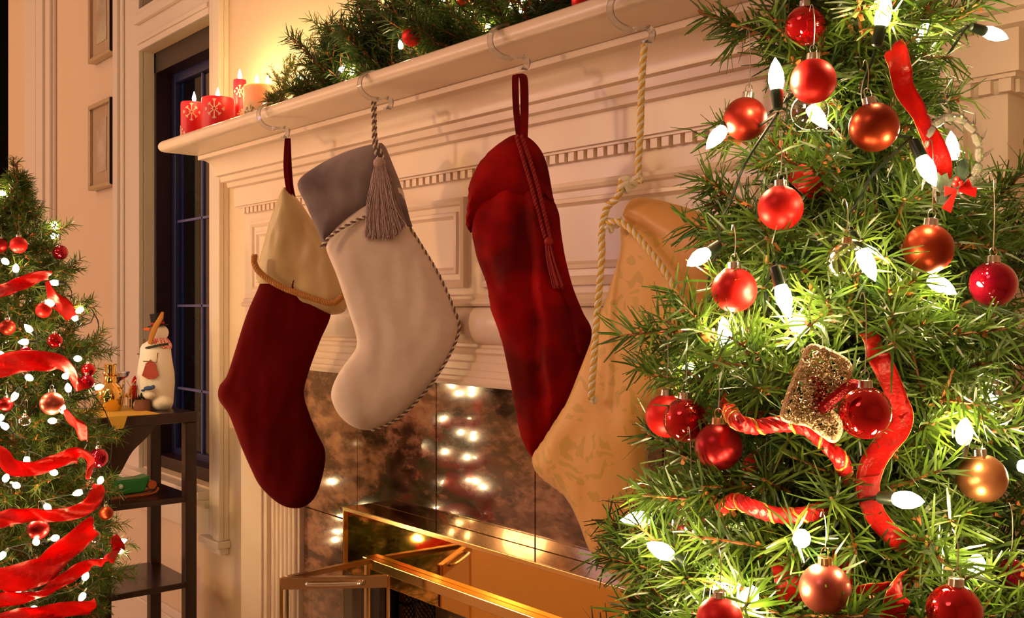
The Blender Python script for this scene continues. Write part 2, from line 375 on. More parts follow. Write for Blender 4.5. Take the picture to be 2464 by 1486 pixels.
tag(m.build('trim_5', TRIM, smooth=False, bevel=.003), kind='structure', label='white header between dark window and transom')
m = MB().box(lx0 - .02, WX1, YW - .05, YW + .02, WZ0 - .03, WZ0 - .005).box(lx0, WX1, YW - .03, YW, WZ0 - .055, WZ0 - .03).box(lx0, WX1, YW - .016, YW, WZ0 - .14, WZ0 - .055)
tag(m.build('trim_6', TRIM, smooth=False, bevel=.003), kind='structure', label='white stool and apron under the dark window')
# windows
def window(name, z0, z1, muntz, label):
    w = thing(name, ((WX0 + WX1) / 2, YW + .09, z0), label, None); w['kind'] = 'structure'
    m = MB(); m.box(WX0 - .002, WX0 + .004, YW, YW + .14, z0, z1).box(WX1 - .004, WX1 + .002, YW, YW + .14, z0, z1)
    m.build('jamb', TRIM, w, smooth=False)
    m = MB(); y0, y1 = YW + .035, YW + .09; e = .05
    m.box(WX0 + .004, WX0 + .02, y0, y1, z0, z1).box(WX1 - .02, WX1 - .004, y0, y1, z0, z1)
    m.box(WX0, WX1, y0, y1, z1 - .07, z1).box(WX0, WX1, y0, y1, z0, z0 + .04)
    m.build('window_frame', SASH, w, smooth=False, bevel=.002)
    m = MB(); y0, y1 = YW + .09, YW + .115
    m.box(WX0 + .004, WX0 + .05, y0, y1, z0 + .03, z1 - .06).box(WX1 - .04, WX1 - .004, y0, y1, z0 + .03, z1 - .06)
    m.box(WX0 + .05, WX1 - .04, y0, y1, z1 - .10, z1 - .06).box(WX0 + .05, WX1 - .04, y0, y1, z0 + .03, z0 + .06)
    m.build('sash', BLUESASH, w, smooth=False, bevel=.002)
    m = MB(); mx = xat(487, YW + .1)
    m.box(mx - .004, mx + .004, YW + .098, YW + .112, z0 + .05, z1 - .08)
    m.build('muntin', MUNTIN, w, smooth=False)
    for z in muntz: MB().box(WX0 + .05, WX1 - .04, YW + .098, YW + .112, z - .004, z + .004).build('muntin', MUNTIN, w, smooth=False)
    MB().box(WX0 + .03, WX1 - .03, YW + .1035, YW + .1065, z0 + .04, z1 - .07).build('pane', GLASS, w, smooth=False)
window('window_1', WZ0, WZ1, [H + .29 + .28, H + .29, H + .004, H - .275], 'tall dark window with pale muntins beside the fireplace')
window('window_2', TZ0, 2.75, [TZ0 + .3], 'blue lit transom window above the dark window')
# night shrub outside
rng = random.Random(4)
m = MB()
for i in range(900):
    c = Vector((rng.uniform(-5.6, -3.2), rng.uniform(1.9, 2.8), rng.uniform(.2, 2.4)))
    d = Vector((rng.gauss(0, 1), rng.gauss(0, 1), rng.gauss(0, 1))).normalized(); s_ = d.orthogonal().normalized()
    m.add([c - d * .05, c + s_ * .014, c + d * .05, c - s_ * .014], [(0, 1, 2, 3)])
LEAF = mat('night_leaves', (0.03, 0.06, 0.05), 0.3)
shr = thing('shrub', (-4.4, 2.3, 0), 'dark leafy shrub outside the night window', 'shrub')
tag(m.build('foliage', LEAF, shr, smooth=False), kind='stuff')
MB().tube([(-4.4, 2.3, -0.1), (-4.35, 2.35, .8), (-4.5, 2.3, 1.6)], [.03, .02, .01]).build('stem', STEM, shr)
tag(MB().box(-9, 4, YW + .2, 7, -.3, -.1).build('ground', mat('dark_lawn', (0.01, 0.014, 0.01), .9), smooth=False), kind='structure')

# pictures
def picture(pz0, pz1, label, art):
    x0, x1 = xat(231, YW), xat(285, YW)
    p = thing('framed_picture', ((x0 + x1) / 2, YW, pz0), label, 'picture', 'framed pictures left of the window')
    m = MB(); y0, y1 = YW - .03, YW - .001; b = .016
    m.box(x0, x1, y0, y1, pz0, pz0 + b).box(x0, x1, y0, y1, pz1 - b, pz1).box(x0, x0 + b, y0, y1, pz0 + b, pz1 - b).box(x1 - b, x1, y0, y1, pz0 + b, pz1 - b)
    m.build('frame', mat('silver_gilt_frame', (0.55, 0.45, 0.30), 0.35, 0.6), p, smooth=False, bevel=.002)
    MB().box(x0 + b, x1 - b, y0 + .012, y1, pz0 + b, pz1 - b).build('mat_board', mat('taupe_mat_board', (0.50, 0.36, 0.22), .8), p, smooth=False)
    MB().box(x0 + .07, x1 - .07, y0 + .010, y0 + .0115, pz0 + .06, pz1 - .06).build('print', mat('faded_print', (0.42, 0.32, 0.22), .6, col2=art, nscale=14), p, smooth=False)
    MB().box(x1 + .0005, x1 + .006, y0 - .002, y1, pz0 + .004, pz1 - .004).build('side_band', IRON, p, smooth=False)
picture(onY(232, 460, YW).z, onY(232, 258, YW).z, 'narrow silver framed picture at eye level, lower of two', (0.60, 0.50, 0.38))
picture(onY(240, 152, YW).z, onY(240, 152, YW).z + .31, 'silver framed picture cut by top edge, upper of two', (0.55, 0.50, 0.36))

# ------------------------------------------------------------------ fireplace mantel
fp = thing('fireplace_mantel', ((XL + XR) / 2, YW, 0), 'cream painted wooden mantel with crown moulding, dentils and fluted pilasters', 'mantel')
def moulding(name, prof, mats=PAINT, parent=fp):
    """profile of (projection, height above camera) swept round the three open sides"""
    vs = []; N = len(prof)
    for (e, z) in prof:
        z += H
        vs += [(XL - e, YW, z), (XL - e, YF - e, z), (XR + e, YF - e, z), (XR + e, YW, z)]
    fs = []
    for i in range(N - 1):
        for k in range(3): fs.append((i * 4 + k, i * 4 + k + 1, i * 4 + 4 + k + 1, i * 4 + 4 + k))
    fs.append((0, 1, 2, 3)); fs.append((4 * N - 1, 4 * N - 2, 4 * N - 3, 4 * N - 4))
    for k in range(N - 1): pass
    m = MB().add(vs, fs); o = m.build(name, mats, parent); return o
def arc(c, r, a0, a1, n=8):
    return [(c[0] + r[0] * math.cos(math.radians(a0 + (a1 - a0) * i / n)), c[1] + r[1] * math.sin(math.radians(a0 + (a1 - a0) * i / n))) for i in range(n + 1)]
moulding('mantel_shelf', [(.085, .388)] + [(.145, .3985)] + arc((.148, .4145), (.0165, .016), -90, 90, 10) + [(.125, .4305)])
cove = [(.021, .302), (.021, .304), (.033, .306), (.035, .318), (.046, .320), (.048, .333), (.056, .336)] + [(.056 + .031 * (1 - math.cos(math.radians(a))) , .340 + .038 * math.sin(math.radians(a))) for a in range(0, 91, 10)] + [(.089, .378), (.089, .388)]
moulding('crown_moulding', cove)
moulding('frieze_band', [(.021, .257), (.021, .302)])
moulding('dentil_backing', [(.001, .238), (.004, .242), (.004, .257)])
moulding('dentil_cap', [(.015, .2525), (.015, .257)])
dm = MB().box(-.0068, .0068, -.0085, 0, 0, .0155).mesh('dentil', PAINT, smooth=False)
nd = 86; pitch = (XR - XL + .01) / nd
for i in range(nd):
    o = link('dentil', dm, fp); o.location = Vector((XL + .003 + pitch * (i + .5) - .0, YF - .003, H + .238)) - fp.location
for s_, xx in ((-1, XL), (1, XR)):
    for k in range(3):
        o = link('dentil', dm, fp); o.rotation_euler = (0, 0, math.radians(90 * (1 if s_ > 0 else -1)))
        o.location = Vector((xx + s_ * .003, YF + .010 + .0225 * k, H + .238)) - fp.location
# frieze
PX0, PX1 = xat(720, YF), XR - (xat(720, YF) - XL)
m = MB().box(XL, XR, YF, YW, H - .143, H + .26)
m.build('frieze_board', PAINT, fp, smooth=False)
def panel(x0, x1, z0, z1, name='raised_panel'):
    m = MB(); y = YF
    def ring(i0, i1, d0, d1):
        a = [(x0 + i0, y - d0, z0 + i0), (x1 - i0, y - d0, z0 + i0), (x1 - i0, y - d0, z1 - i0), (x0 + i0, y - d0, z1 - i0)]
        b = [(x0 + i1, y - d1, z0 + i1), (x1 - i1, y - d1, z0 + i1), (x1 - i1, y - d1, z1 - i1), (x0 + i1, y - d1, z1 - i1)]
        m.add(a + b, [(k, (k + 1) % 4, 4 + (k + 1) % 4, 4 + k) for k in range(4)])
    seq = [(0, 0), (.001, .010), (.008, .012), (.013, .009), (.016, .004), (.026, .003), (.028, .007), (.034, .008), (.038, .003), (.04, .0015)]
    for (a, b) in zip(seq[:-1], seq[1:]): ring(a[0], b[0], a[1], b[1])
    i, d = seq[-1]
    m.add([(x0 + i, y - d, z0 + i), (x1 - i, y - d, z0 + i), (x1 - i, y - d, z1 - i), (x0 + i, y - d, z1 - i)], [(0, 1, 2, 3)])
    m.build(name, PAINT, fp)
panel(-2.105, -1.505, H + .035, H + .205); panel(-1.457, PX1 - .02, H + .035, H + .205)
panel(XL + .045, PX0 - .035, H + .035, H + .215, 'capital_panel'); panel(PX1 + .035, XR - .045, H + .035, H + .215, 'capital_panel')
def hband(name, prof, x0, x1):
    vs = []; N = len(prof)
    for (e, z) in prof: vs += [(x0, YF - e, H + z), (x1, YF - e, H + z)]
    fs = [(2 * i, 2 * i + 1, 2 * i + 3, 2 * i + 2) for i in range(N - 1)]
    fs += [tuple(2 * i for i in range(N)), tuple(2 * i + 1 for i in range(N - 1, -1, -1))]
    MB().add(vs, fs).build(name, PAINT, fp)
hband('frieze_bead', [(-.001, .0), (.010, .002), (.013, .006), (.010, .011), (.004, .014), (.006, .02), (-.001, .024)], XL, XR)
hband('pulvinated_frieze', [(-.002, -.068)] + [(.020 * math.sin(math.radians(a)), -.034 - .034 * math.cos(math.radians(a))) for a in range(0, 181, 12)] + [(-.002, 0)], PX0 + .01, PX1 - .01)
hband('architrave', [(-.001, -.143), (.028, -.143), (.030, -.138), (.024, -.134), (.024, -.128), (.018, -.126), (.018, -.116), (.013, -.114), (.013, -.102), (.007, -.099), (.007, -.088), (.011, -.083), (.008, -.077), (-.001, -.073)], PX0 - .02, PX1 + .02)
for (a, b, fl) in ((XL, PX0, 1), (PX1, XR, 1)):
    m = MB(); m.box(a, b, YF - .0, YW, 0, H - .142); m.box(a - .012, b + .012, YF - .016, YW, 0, .16)
    w = b - a
    m.box(a + .0, a + w * .50, YF - .012, YF, .16, H - .16)
    m.box(a + w * .06, a + w * .44, YF - .018, YF - .012, .2, H - .19)
    k = 6
    for i in range(k):
        x = a + w * (.55 + .44 * i / k)
        m.tube([(x + .008, YF - .002, .18), (x + .008, YF - .002, H - .17)], .0075, 8)
    m.build('pilaster', PAINT, fp, bevel=.0015)
    m = MB().box(a - .004, b + .006, YF - .022, YF, H - .085, H - .07).box(a - .002, b + .004, YF - .014, YF, H - .1, H - .085)
    m.build('necking', PAINT, fp, smooth=False, bevel=.002)
m = MB().box(XL - .11, XL - .001, YW - .04, YW, 0, H + .30).box(XL - .085, XL - .03, YW - .055, YW - .04, .16, H + .28)
m.box(XR + .001, XR + .09, YW - .04, YW, 0, H + .30)
m.build('back_band', PAINT, fp, smooth=False, bevel=.002)

# marble slips, each tile its own part
ms = thing('marble_surround', (-1.48, 1.17, 0), 'polished red-brown marble tiles framing the brass fireplace opening', 'tiles')
TY = 1.17
fx0, fx1, fz1 = onY(830, 1218, 1.10).x, -1.05, onY(830, 1218, 1.10).z
ty0 = onY(722, 1212, TY).z
MB().box(PX0, fx0 - .0, TY + .001, 1.2, 0, H - .142).box(fx1, PX1, TY + .001, 1.2, 0, H - .142).box(fx0, fx1, TY + .001, 1.2, fz1 - .02, H - .142).build('backing', mat('dark_grout', (0.03, 0.02, 0.015), .9), ms, smooth=False)
xj = [PX0, -1.917, -1.623, -1.329, -1.035, PX1]
def tile(x0, x1, z0, z1):
    g = .0009
    if x1 - x0 > .01 and z1 - z0 > .01:
        MB().box(x0 + g, x1 - g, TY - .008, TY, z0 + g, z1 - g).build('marble_tile', MARBLE, ms, smooth=False, bevel=.0012)
for a, b in zip(xj[:-1], xj[1:]):
    tile(a, b, ty0, H - .145)
z = ty0
while z > 0.02:
    z2 = max(0, z - .294)
    tile(PX0, fx0, z2, z); tile(fx1, -.806 if False else PX1, z2, z)
    z = z2

# brass fireplace insert
bi = thing('fireplace_insert', ((fx0 + fx1) / 2, 1.1, 0), 'polished brass fireplace door unit with open folding glass door', 'fireplace')
m = MB(); zb = fz1 - .136
m.box(fx0, fx1, 1.10, TY - .009, zb, fz1)
m.build('brass_hood', BRASS, bi, smooth=False, bevel=.002)
m = MB().box(fx0 - .001, fx1 + .001, 1.095, 1.101, fz1 - .008, fz1 + .001).box(fx0 - .001, fx0 + .004, 1.095, 1.101, zb, fz1 - .008)
m.build('edge_trim', BRASS2, bi, smooth=False, bevel=.001)
lp = onY(872, 1338, 1.082)
m = MB().box(lp.x, fx1, 1.082, 1.10, lp.z - .020, lp.z)
m.build('door_track', BRASS2, bi, smooth=False, bevel=.0015)
m = MB().box(fx0, fx0 + .045, 1.10, TY - .009, 0.02, zb).box(fx1 - .045, fx1, 1.10, TY - .009, 0.02, zb).box(fx0, fx1, 1.10, TY - .009, 0, .03)
m.box(fx0 + .0, fx0 + .11, 1.115, 1.15, .03, zb).box(fx0 + .045, fx0 + .06, 1.085, 1.12, .03, zb)
m.build('inner_frame', IRON, bi, smooth=False, bevel=.001)
MB().box(fx0, fx0 + .004, 1.097, 1.10, 0.03, zb).build('side_trim', BRASS2, bi, smooth=False)
# folding glass doors: two hinged leaves on the left
rt = onY(680, 1389, .88)
va = onT(677, 1388, 1.885); vb = onT(934, 1383, 1.90); vc = Vector((fx0 + .125, 1.08, va.z)); vb.z = va.z
def leaf(a, b, hh):
    d = b - a; L = d.length
    p = MB(); p.bar(a - UP * hh / 2, b - UP * hh / 2, .012, hh)
    r = p.build('door_rail', DULLBRASS, bi, smooth=False, bevel=.001)
    MB().bar(Vector((a.x, a.y, .08)), Vector((b.x, b.y, .08)), .012, .03).build('door_rail', DULLBRASS, bi, smooth=False, bevel=.001)
    for q in (a, b):
        MB().bar(Vector((q.x, q.y, .08)), Vector((q.x, q.y, a.z - .001)), .004, .006, up=(1, 0, 0)).build('door_edge', BRASS2, bi, smooth=False)
    g = MB(); aa = a + d * .03; bb = b - d * .03
    g.bar(Vector((aa.x, aa.y, (a.z + .08) / 2)), Vector((bb.x, bb.y, (a.z + .08) / 2)), .003, a.z - .1)
    g.build('door_glass', GLASS, bi, smooth=False)
leaf(va, vb, .022); leaf(vc, va + (vc - va).normalized() * .012, .010)
# handle bar on the front leaf
d = (vb - va).normalized(); nrm = d.cross(UP)
m = MB(); hp = [va + d * (L_ * (vb - va).length) + nrm * o_ - UP * .011 for (L_, o_) in ((.24, .006), (.27, .014), (.5, .016), (.74, .014), (.78, .006))]
m.tube(crom(hp, 5), .0035, 8).build('door_handle', SILVER, bi)
# stiles of stacked leaves
for (px_, w_) in ((850, .02), (905, .045)):
    q = onY(px_, 1400, 1.13); MB().box(q.x - w_ / 2, q.x + w_ / 2, 1.125, 1.14, .03, zb - .0).build('stile', IRON, bi, smooth=False)
# mesh curtain
m = MB(); cx_a, cx_b = xat(968, 1.17), xat(1036, 1.17); n = 15; zt = zb - .0
def cur(s, z): return Vector((cx_a + (cx_b - cx_a) * s, 1.175 + .012 * math.sin(s * 9), z))
for i in range(-26, n):
    for sg in (1, -1):
        pts = []
        for k in range(0, 27):
            s = (i + k) / n
            if sg < 0: s = 1 - s
            if -.001 <= s <= 1.001: pts.append(cur(s, zt - .012 * k - 0))
        if len(pts) > 1: m.tube(pts, .0011, 4)
for rep in range(1): pass
tag(m.build('mesh_curtain', IRON, bi, smooth=False), kind='stuff')
# firebox
bx = MB(); bx.box(fx0 + .05, fx1 - .05, 1.70, 1.72, 0, zb + .1).box(fx0 + .04, fx0 + .06, TY, 1.7, 0, zb + .1).box(fx1 - .06, fx1 - .04, TY, 1.7, 0, zb + .1).box(fx0 + .05, fx1 - .05, TY, 1.7, zb + .06, zb + .08).box(fx0 + .05, fx1 - .05, TY, 1.7, -.01, .01)
bx.build('firebox_shell', IRON, bi, smooth=False)
bw = (fx1 - fx0 - .14) / 3
for r in range(5):
    for c in range(3):
        MB().box(fx0 + .07 + bw * c + .003, fx0 + .07 + bw * (c + 1) - .003, 1.675, 1.699, .02 + r * .12, .134 + r * .12).build('fire_brick', FIREBRICK, bi, smooth=False, bevel=.002)
for r in range(5):
    for c in range(3):
        yy = TY + .02 + .165 * c
        MB().box(fx1 - .085, fx1 - .062, yy + .003, yy + .162, .02 + r * .12, .134 + r * .12).build('fire_brick', FIREBRICK, bi, smooth=False, bevel=.002)
        MB().box(fx0 + .062, fx0 + .085, yy + .003, yy + .162, .02 + r * .12, .134 + r * .12).build('fire_brick', FIREBRICK, bi, smooth=False, bevel=.002)
BARK = mat('charred_bark', (0.05, 0.03, 0.02), .9, col2=(0.12, 0.07, 0.04), nscale=40, bump=.6, bscale=60)
for i, (y, z, a, lb) in enumerate([(1.36, .07, .05, 'charred log nearest the hearth opening'), (1.47, .07, -.08, 'charred log lying at the back of the hearth'), (1.41, .135, .12, 'charred log resting across the other two logs')]):
    cxm = (fx0 + fx1) / 2; L_ = .2
    o = MB().tube([(cxm - L_, y - a * .3, z), (cxm, y, z + .004), (cxm + L_, y + a * .3, z)], [.04, .044, .038], 12).build('fire_log', BARK)
    tag(o, lb, 'log', 'logs in the firebox')
fl = MB()
for (dx, h_) in ((-.1, .1), (-.02, .14), (.06, .11), (.12, .08)):
    fl.lathe([(.001, 0), (.016, .02), (.02, .04), (.010, h_ * .7), (.001, h_)], ((fx0 + fx1) / 2 + dx, 1.415, .18), n=10)
lamp('firebox_fill', 'POINT', ((fx0 + fx1) / 2, 1.38, .42), 5.0, (1, .48, .12), .06)  # extra point light put in to brighten the firebox interior
tag(fl.build('unseen_fire', emat('log_flame', (1, .42, .08), 22)), 'low orange flames added out of view on the hearth logs', 'fire')  # unseen fire put in to give the firebox its orange light

# ------------------------------------------------------------------ candles on the mantel
MT = H + .4305
def snowflake(c, right, up, out, R, n=8, r=.0012):
    m = MB(); 
    for k in range(n):
        th = 2 * math.pi * k / n; d = right * math.cos(th) + up * math.sin(th); q = right * -math.sin(th) + up * math.cos(th)
        L_ = R * (1 if k % 2 == 0 else .8)
        m.bar(c + d * R * .12, c + d * L_, r * 2, .0012, up=out)
        m.bar(c + d * L_ * .72, c + d * L_ * .95 + q * R * .17, r * 1.6, .0012, up=out); m.bar(c + d * L_ * .72, c + d * L_ * .95 - q * R * .17, r * 1.6, .0012, up=out)
    return m
def candle(px, pytop, Y, r, label, wax, wicks, flakes, fm, name='pillar_candle'):
    b = onY(px, 300, Y); top = onY(px, pytop, Y).z
    t = thing(name, (b.x, Y, MT), label, 'candle', 'lit candles at the left end of the mantel')
    h = top - MT
    MB().lathe([(r * .96, 0), (r, .003), (r, h - .006), (r * .96, h), (r * .8, h - .001), (r * .6, h - .006), (.001, h - .007)], (b.x, Y, MT), n=36).build('wax', wax, t)
    for (dx, dy) in wicks:
        c = Vector((b.x + dx, Y + dy, top - .007))
        MB().tube([c, c + Vector((.001, 0, .007))], .0009, 5).build('wick', IRON, t)
        c2 = c + Vector((0, 0, .007))
        MB().lathe([(.0005, 0), (.0042, .004), (.0052, .009), (.0038, .016), (.0018, .023), (.0003, .028)], c2, n=10).build('flame', FLAME, t)
    cam_dir = Vector((-b.x, -Y, 0)).normalized()
    for (ang, zz, R_) in flakes:
        a = math.atan2(cam_dir.y, cam_dir.x) + math.radians(ang)
        out = Vector((math.cos(a), math.sin(a), 0)); rt_ = UP.cross(out)
        # curved onto the wax: build flat then wrap
        mm = snowflake(Vector((0, 0, 0)), Vector((1, 0, 0)), UP, Vector((0, 1, 0)), R_, r=.0013 if fm is SNOWPRINT else .0022)
        vs = []
        for v in mm.v:
            th = a + v[0] / r; rr = r + .0006 + v[1]
            vs.append((b.x + rr * math.cos(th), Y + rr * math.sin(th), MT + zz + v[2]))
        mm.v = vs; mm.build('snowflake', fm, t, smooth=False)
    return t
candle(461, 247, 1.085, .028, 'short red candle with snowflake, nearest the shelf end', WAXRED, [(.012, .002)], [(0, .085, .024), (150, .05, .02), (-75, .03, .02)], SNOWPRINT)
candle(524, 237, 1.10, .041, 'wide red snowflake candle, second from the shelf end', WAXRED, [(0, 0)], [(-12, .073, .026), (70, .03, .016), (180, .05, .02)], SNOWPRINT)
candle(577, 192, 1.17, .0165, 'slim tall red snowflake candle between wide red and ivory ones', WAXRED, [(0, 0)], [(0, .135, .016), (20, .075, .013)], SNOWPRINT)
candle(627, 208, 1.15, .043, 'large ivory candle with pewter snowflakes and three wicks', WAXIVORY, [(-.017, .0), (.004, -.012), (.012, .014)], [(-38, .05, .019), (60, .065, .019)], TINSNOW)

# ------------------------------------------------------------------ needles / branches
def sweep_mesh(name, vs, fs, mats, mi=None, smooth=False):
    me = bpy.data.meshes.new(name); nv = len(vs); nf = len(fs)
    me.vertices.add(nv); me.vertices.foreach_set('co', np.asarray(vs, dtype=np.float32).ravel())
    me.loops.add(nf * 4); me.loops.foreach_set('vertex_index', np.asarray(fs, dtype=np.int32).ravel())
    me.polygons.add(nf); me.polygons.foreach_set('loop_start', np.arange(0, nf * 4, 4, dtype=np.int32))
    me.polygons.foreach_set('loop_total', np.full(nf, 4, dtype=np.int32))
    for m_ in mats: me.materials.append(m_)
    if mi is not None: me.polygons.foreach_set('material_index', mi)
    me.update(calc_edges=True); return me
def needles(segs, L, w, per_m, rs, ang=(35, 70), bend=.15):
    B = []; D = []; 
    for (a, b) in segs:
        a = np.array(a); b = np.array(b); ln = np.linalg.norm(b - a)
        n = rs.poisson(ln * per_m)
        if n < 1 or ln < 1e-6: continue
        t = (b - a) / ln
        u = rs.random(n)[:, None]
        q = rs.normal(size=(n, 3)); q -= (q @ t)[:, None] * t; q /= np.linalg.norm(q, axis=1)[:, None] + 1e-9
        th = np.radians(rs.uniform(ang[0], ang[1], n))[:, None]
        B.append(a + (b - a) * u); D.append(t * np.cos(th) + q * np.sin(th))
    if not B: return None
    B = np.vstack(B); D = np.vstack(D); n = len(B)
    Ls = L * rs.uniform(.65, 1.1, n)[:, None]
    S = np.cross(D, rs.normal(size=(n, 3))); S /= np.linalg.norm(S, axis=1)[:, None] + 1e-9
    N = np.cross(D, S)
    bd = rs.normal(0, bend, n)[:, None]
    M = B + D * Ls * .5; T = B + D * Ls + N * Ls * bd - np.array([0, 0, 1]) * Ls * .05
    w2 = w / 2
    V = np.stack([B - S * w2 * .8, B + S * w2 * .8, M - S * w2, M + S * w2, T - S * w2 * .45, T + S * w2 * .45], axis=1).reshape(-1, 3)
    k = np.arange(n)[:, None] * 6
    Fc = np.vstack([k + np.array([0, 1, 3, 2]), k + np.array([2, 3, 5, 4])])
    return V, Fc
def branch(parent, p0, p1, rs, L, w, per_m, stem_r=.0022, twigs=5, droop=0.0, nmat=None, tw=.45, start=.25, ang=(35, 70), spread=45):
    p0 = np.array(p0, float); p1 = np.array(p1, float); d = p1 - p0; ln = np.linalg.norm(d); t = d / ln
    main = [p0 + d * s + np.array([0, 0, 1]) * (-droop * ln * 4 * s * (1 - s)) + rs.normal(0, ln * .012, 3) for s in np.linspace(0, 1, 7)]
    lines = [(main, stem_r)]
    for k in range(twigs):
        s = start + (1 - start) * (k + rs.random() * .6) / max(twigs, 1) * .95
        i = min(int(s * 6), 5); b = main[i] + (main[i + 1] - main[i]) * (s * 6 - i)
        q = rs.normal(size=3); q -= q.dot(t) * t; q /= np.linalg.norm(q); q[2] *= .7
        a = math.radians(rs.uniform(spread * .7, spread * 1.3))
        dd = t * math.cos(a) + q * math.sin(a)
        l2 = ln * tw * (1.15 - s * .7) * rs.uniform(.8, 1.2); l2 = max(l2, L * .8)
        lines.append(([b + dd * l2 * x + t * l2 * .12 * x * x for x in (0, .5, 1)], stem_r * .7))
    m = MB(); segs = []
    for (pl, r) in lines:
        m.tube(pl, [r * (1 - .5 * i / (len(pl) - 1)) for i in range(len(pl))], 5)
        first = pl is main
        for i in range(len(pl) - 1):
            if first and i < 1 + int(start * 3): continue
            segs.append((pl[i], pl[i + 1]))
        # bud scales on the stem
        for _ in range(int(len(pl) * 2)):
            i = rs.integers(0, len(pl) - 1); c = Vector(pl[i] + (pl[i + 1] - pl[i]) * rs.random()); v = Vector(rs.normal(size=3)).normalized()
            o_ = v.orthogonal().normalized(); e_ = r * 1.7
            m.add([c + o_ * e_ * .5, c - o_ * e_ * .5, c - o_ * e_ * .4 + v * e_ * 2, c + o_ * e_ * .4 + v * e_ * 2], [(0, 1, 2, 3)], 1)
    br = m.build('branch', [STEM, BUD], parent)
    R = needles(segs, L, w, per_m, rs, ang)
    if R is not None:
        me = sweep_mesh('needles', R[0], R[1], [nmat or NEEDLE]); o = link('needles', me, br)
        o.location = (0, 0, 0)
        tag(o, kind='stuff')
    return br

# ------------------------------------------------------------------ ornaments
def rotv(a, b): return a
def bauble(c, r, material, label, capmat=None, tilt=(0, 0), name='bauble', wire=.035, n=32, cat='ornament', group=None, gap=0.0):
    c = Vector(c)
    ax = (UP + RIGHT * tilt[0] + VIEW * tilt[1]).normalized()
    t = thing(name, c, label, cat, group)
    MB().ball(c, r, n, n // 2 + 2, axis=ax).build('globe', material, t)
    b = c + ax * (r * .955); cr = r * .27; hgt = r * .30
    MB().lathe([(cr * 1.06, -hgt * .1), (cr * 1.05, 0), (cr, hgt * .35), (cr, hgt * .9), (cr * .8, hgt), (.0003, hgt)], b, ax, 36, flute=.05, nf=12).build('cap', capmat or SILVER, t)
    rc = b + ax * (hgt + r * .15); rr = r * .16
    sd = ax.orthogonal().normalized()
    MB().tube([rc + ax * (rr * 1.3 * math.sin(a)) + RIGHT * (rr * math.cos(a)) for a in np.linspace(0, 2 * math.pi, 14, endpoint=False)], r * .022, 5, closed=True).build('ring', capmat or SILVER, t)
    w0 = rc + ax * rr
    MB().tube(crom([w0 - UP * r * .1, w0 + UP * wire * .5 + RIGHT * .001, w0 + UP * wire, w0 + UP * (wire + .004) + VIEW * .006, w0 + UP * wire + VIEW * .01], 4), .0004, 4).build('hook_wire', WIRE, t)
    return t

def bulb_set(parent, items, material, rb, lb, rs, wiremat=GREENWIRE, wr=.0013, droop=0.01):
    """items: (position, direction)"""
    bm = MB().lathe([(rb * .75, 0), (rb, lb * .25), (rb * .95, lb * .5), (rb * .55, lb * .8), (rb * .2, lb * .93), (.0003, lb)], (0, 0, 0), n=10).mesh('bulb', material)
    sm = MB().lathe([(rb * .4, -lb * .65), (rb * .7, -lb * .6), (rb * .8, -lb * .1), (rb * .75, 0.0), (.0003, 0.0)], (0, 0, 0), n=10).mesh('socket', SOCKET)
    roots = []
    for (p, d) in items:
        d = Vector(d).normalized(); q = UP.rotation_difference(d)
        o = link('bulb', bm, parent); o.location = Vector(p) - parent.location; o.rotation_mode = 'QUATERNION'; o.rotation_quaternion = q
        s = bpy.data.objects.new('socket', sm); SC.collection.objects.link(s); s.parent = o
        roots.append(Vector(p) - d * lb * .75)
    # wire visiting sockets in a short tour
    left = roots[:]; cur_ = left.pop(0); tour = [cur_]
    while left:
        j = min(range(len(left)), key=lambda k: (left[k] - cur_).length); cur_ = left.pop(j); tour.append(cur_)
    m = MB()
    for a, b in zip(tour[:-1], tour[1:]):
        L_ = (b - a).length; mid = (a + b) / 2 + VIEW * min(.10, L_ * .6) - UP * droop
        m.tube(crom([a, a.lerp(mid, .5) + VIEW * min(.03, L_ * .3), mid, b.lerp(mid, .5) + VIEW * min(.03, L_ * .3), b], 4), wr, 5)
    m.build('wire', wiremat, parent)

def ribbon(pts, width, label, twist=(0,), name='ribbon', group=None, cat='ribbon', mats=None, ripple=.15, up=None, wire=True, waves=5):
    step_ = max(width * .14, .0025); P = resample(crom(pts, 10), step_); n = len(P); cols = 7
    vs = []; fs = []; mi = []
    for i in range(n):
        t = (P[min(i + 1, n - 1)] - P[max(i - 1, 0)]).normalized()
        s = i / max(n - 1, 1); k = s * (len(twist) - 1); k0 = int(min(k, len(twist) - 2)) if len(twist) > 1 else 0
        a = twist[0] if len(twist) == 1 else twist[k0] + (twist[k0 + 1] - twist[k0]) * (k - k0)
        wd = t.cross(VIEW).normalized(); nn = t.cross(wd)
        wd2 = wd * math.cos(math.radians(a)) + nn * math.sin(math.radians(a)); nn2 = t.cross(wd2)
        for j in range(cols):
            x = j / (cols - 1) - .5
            q_ = i * step_ / width; dep = ripple * width * (math.sin(q_ * 1.3 + x * 3) * .5 + .3 * math.sin(q_ * 3.1 + x * 7 + 1) + .5 * x * x)
            vs.append(P[i] + wd2 * (x * width * (1 + .10 * math.sin(q_ * .9))) + nn2 * dep)
    for i in range(n - 1):
        for j in range(cols - 1): fs.append((i * cols + j, i * cols + j + 1, (i + 1) * cols + j + 1, (i + 1) * cols + j))
    c = sum((Vector(v) for v in vs), Vector()) / len(vs)
    t_ = thing(name, c, label, cat, group)
    b = MB().add(vs, fs); o = b.build('band', mats or RIB, t_)
    so = o.modifiers.new('thickness', 'SOLIDIFY'); so.thickness = .0004
    if wire:
        for j in (0, cols - 1):
            MB().tube([vs[i * cols + j] for i in range(n)], width * .014, 4).build('wire_edge', GOLDTH, t_)
    return t_
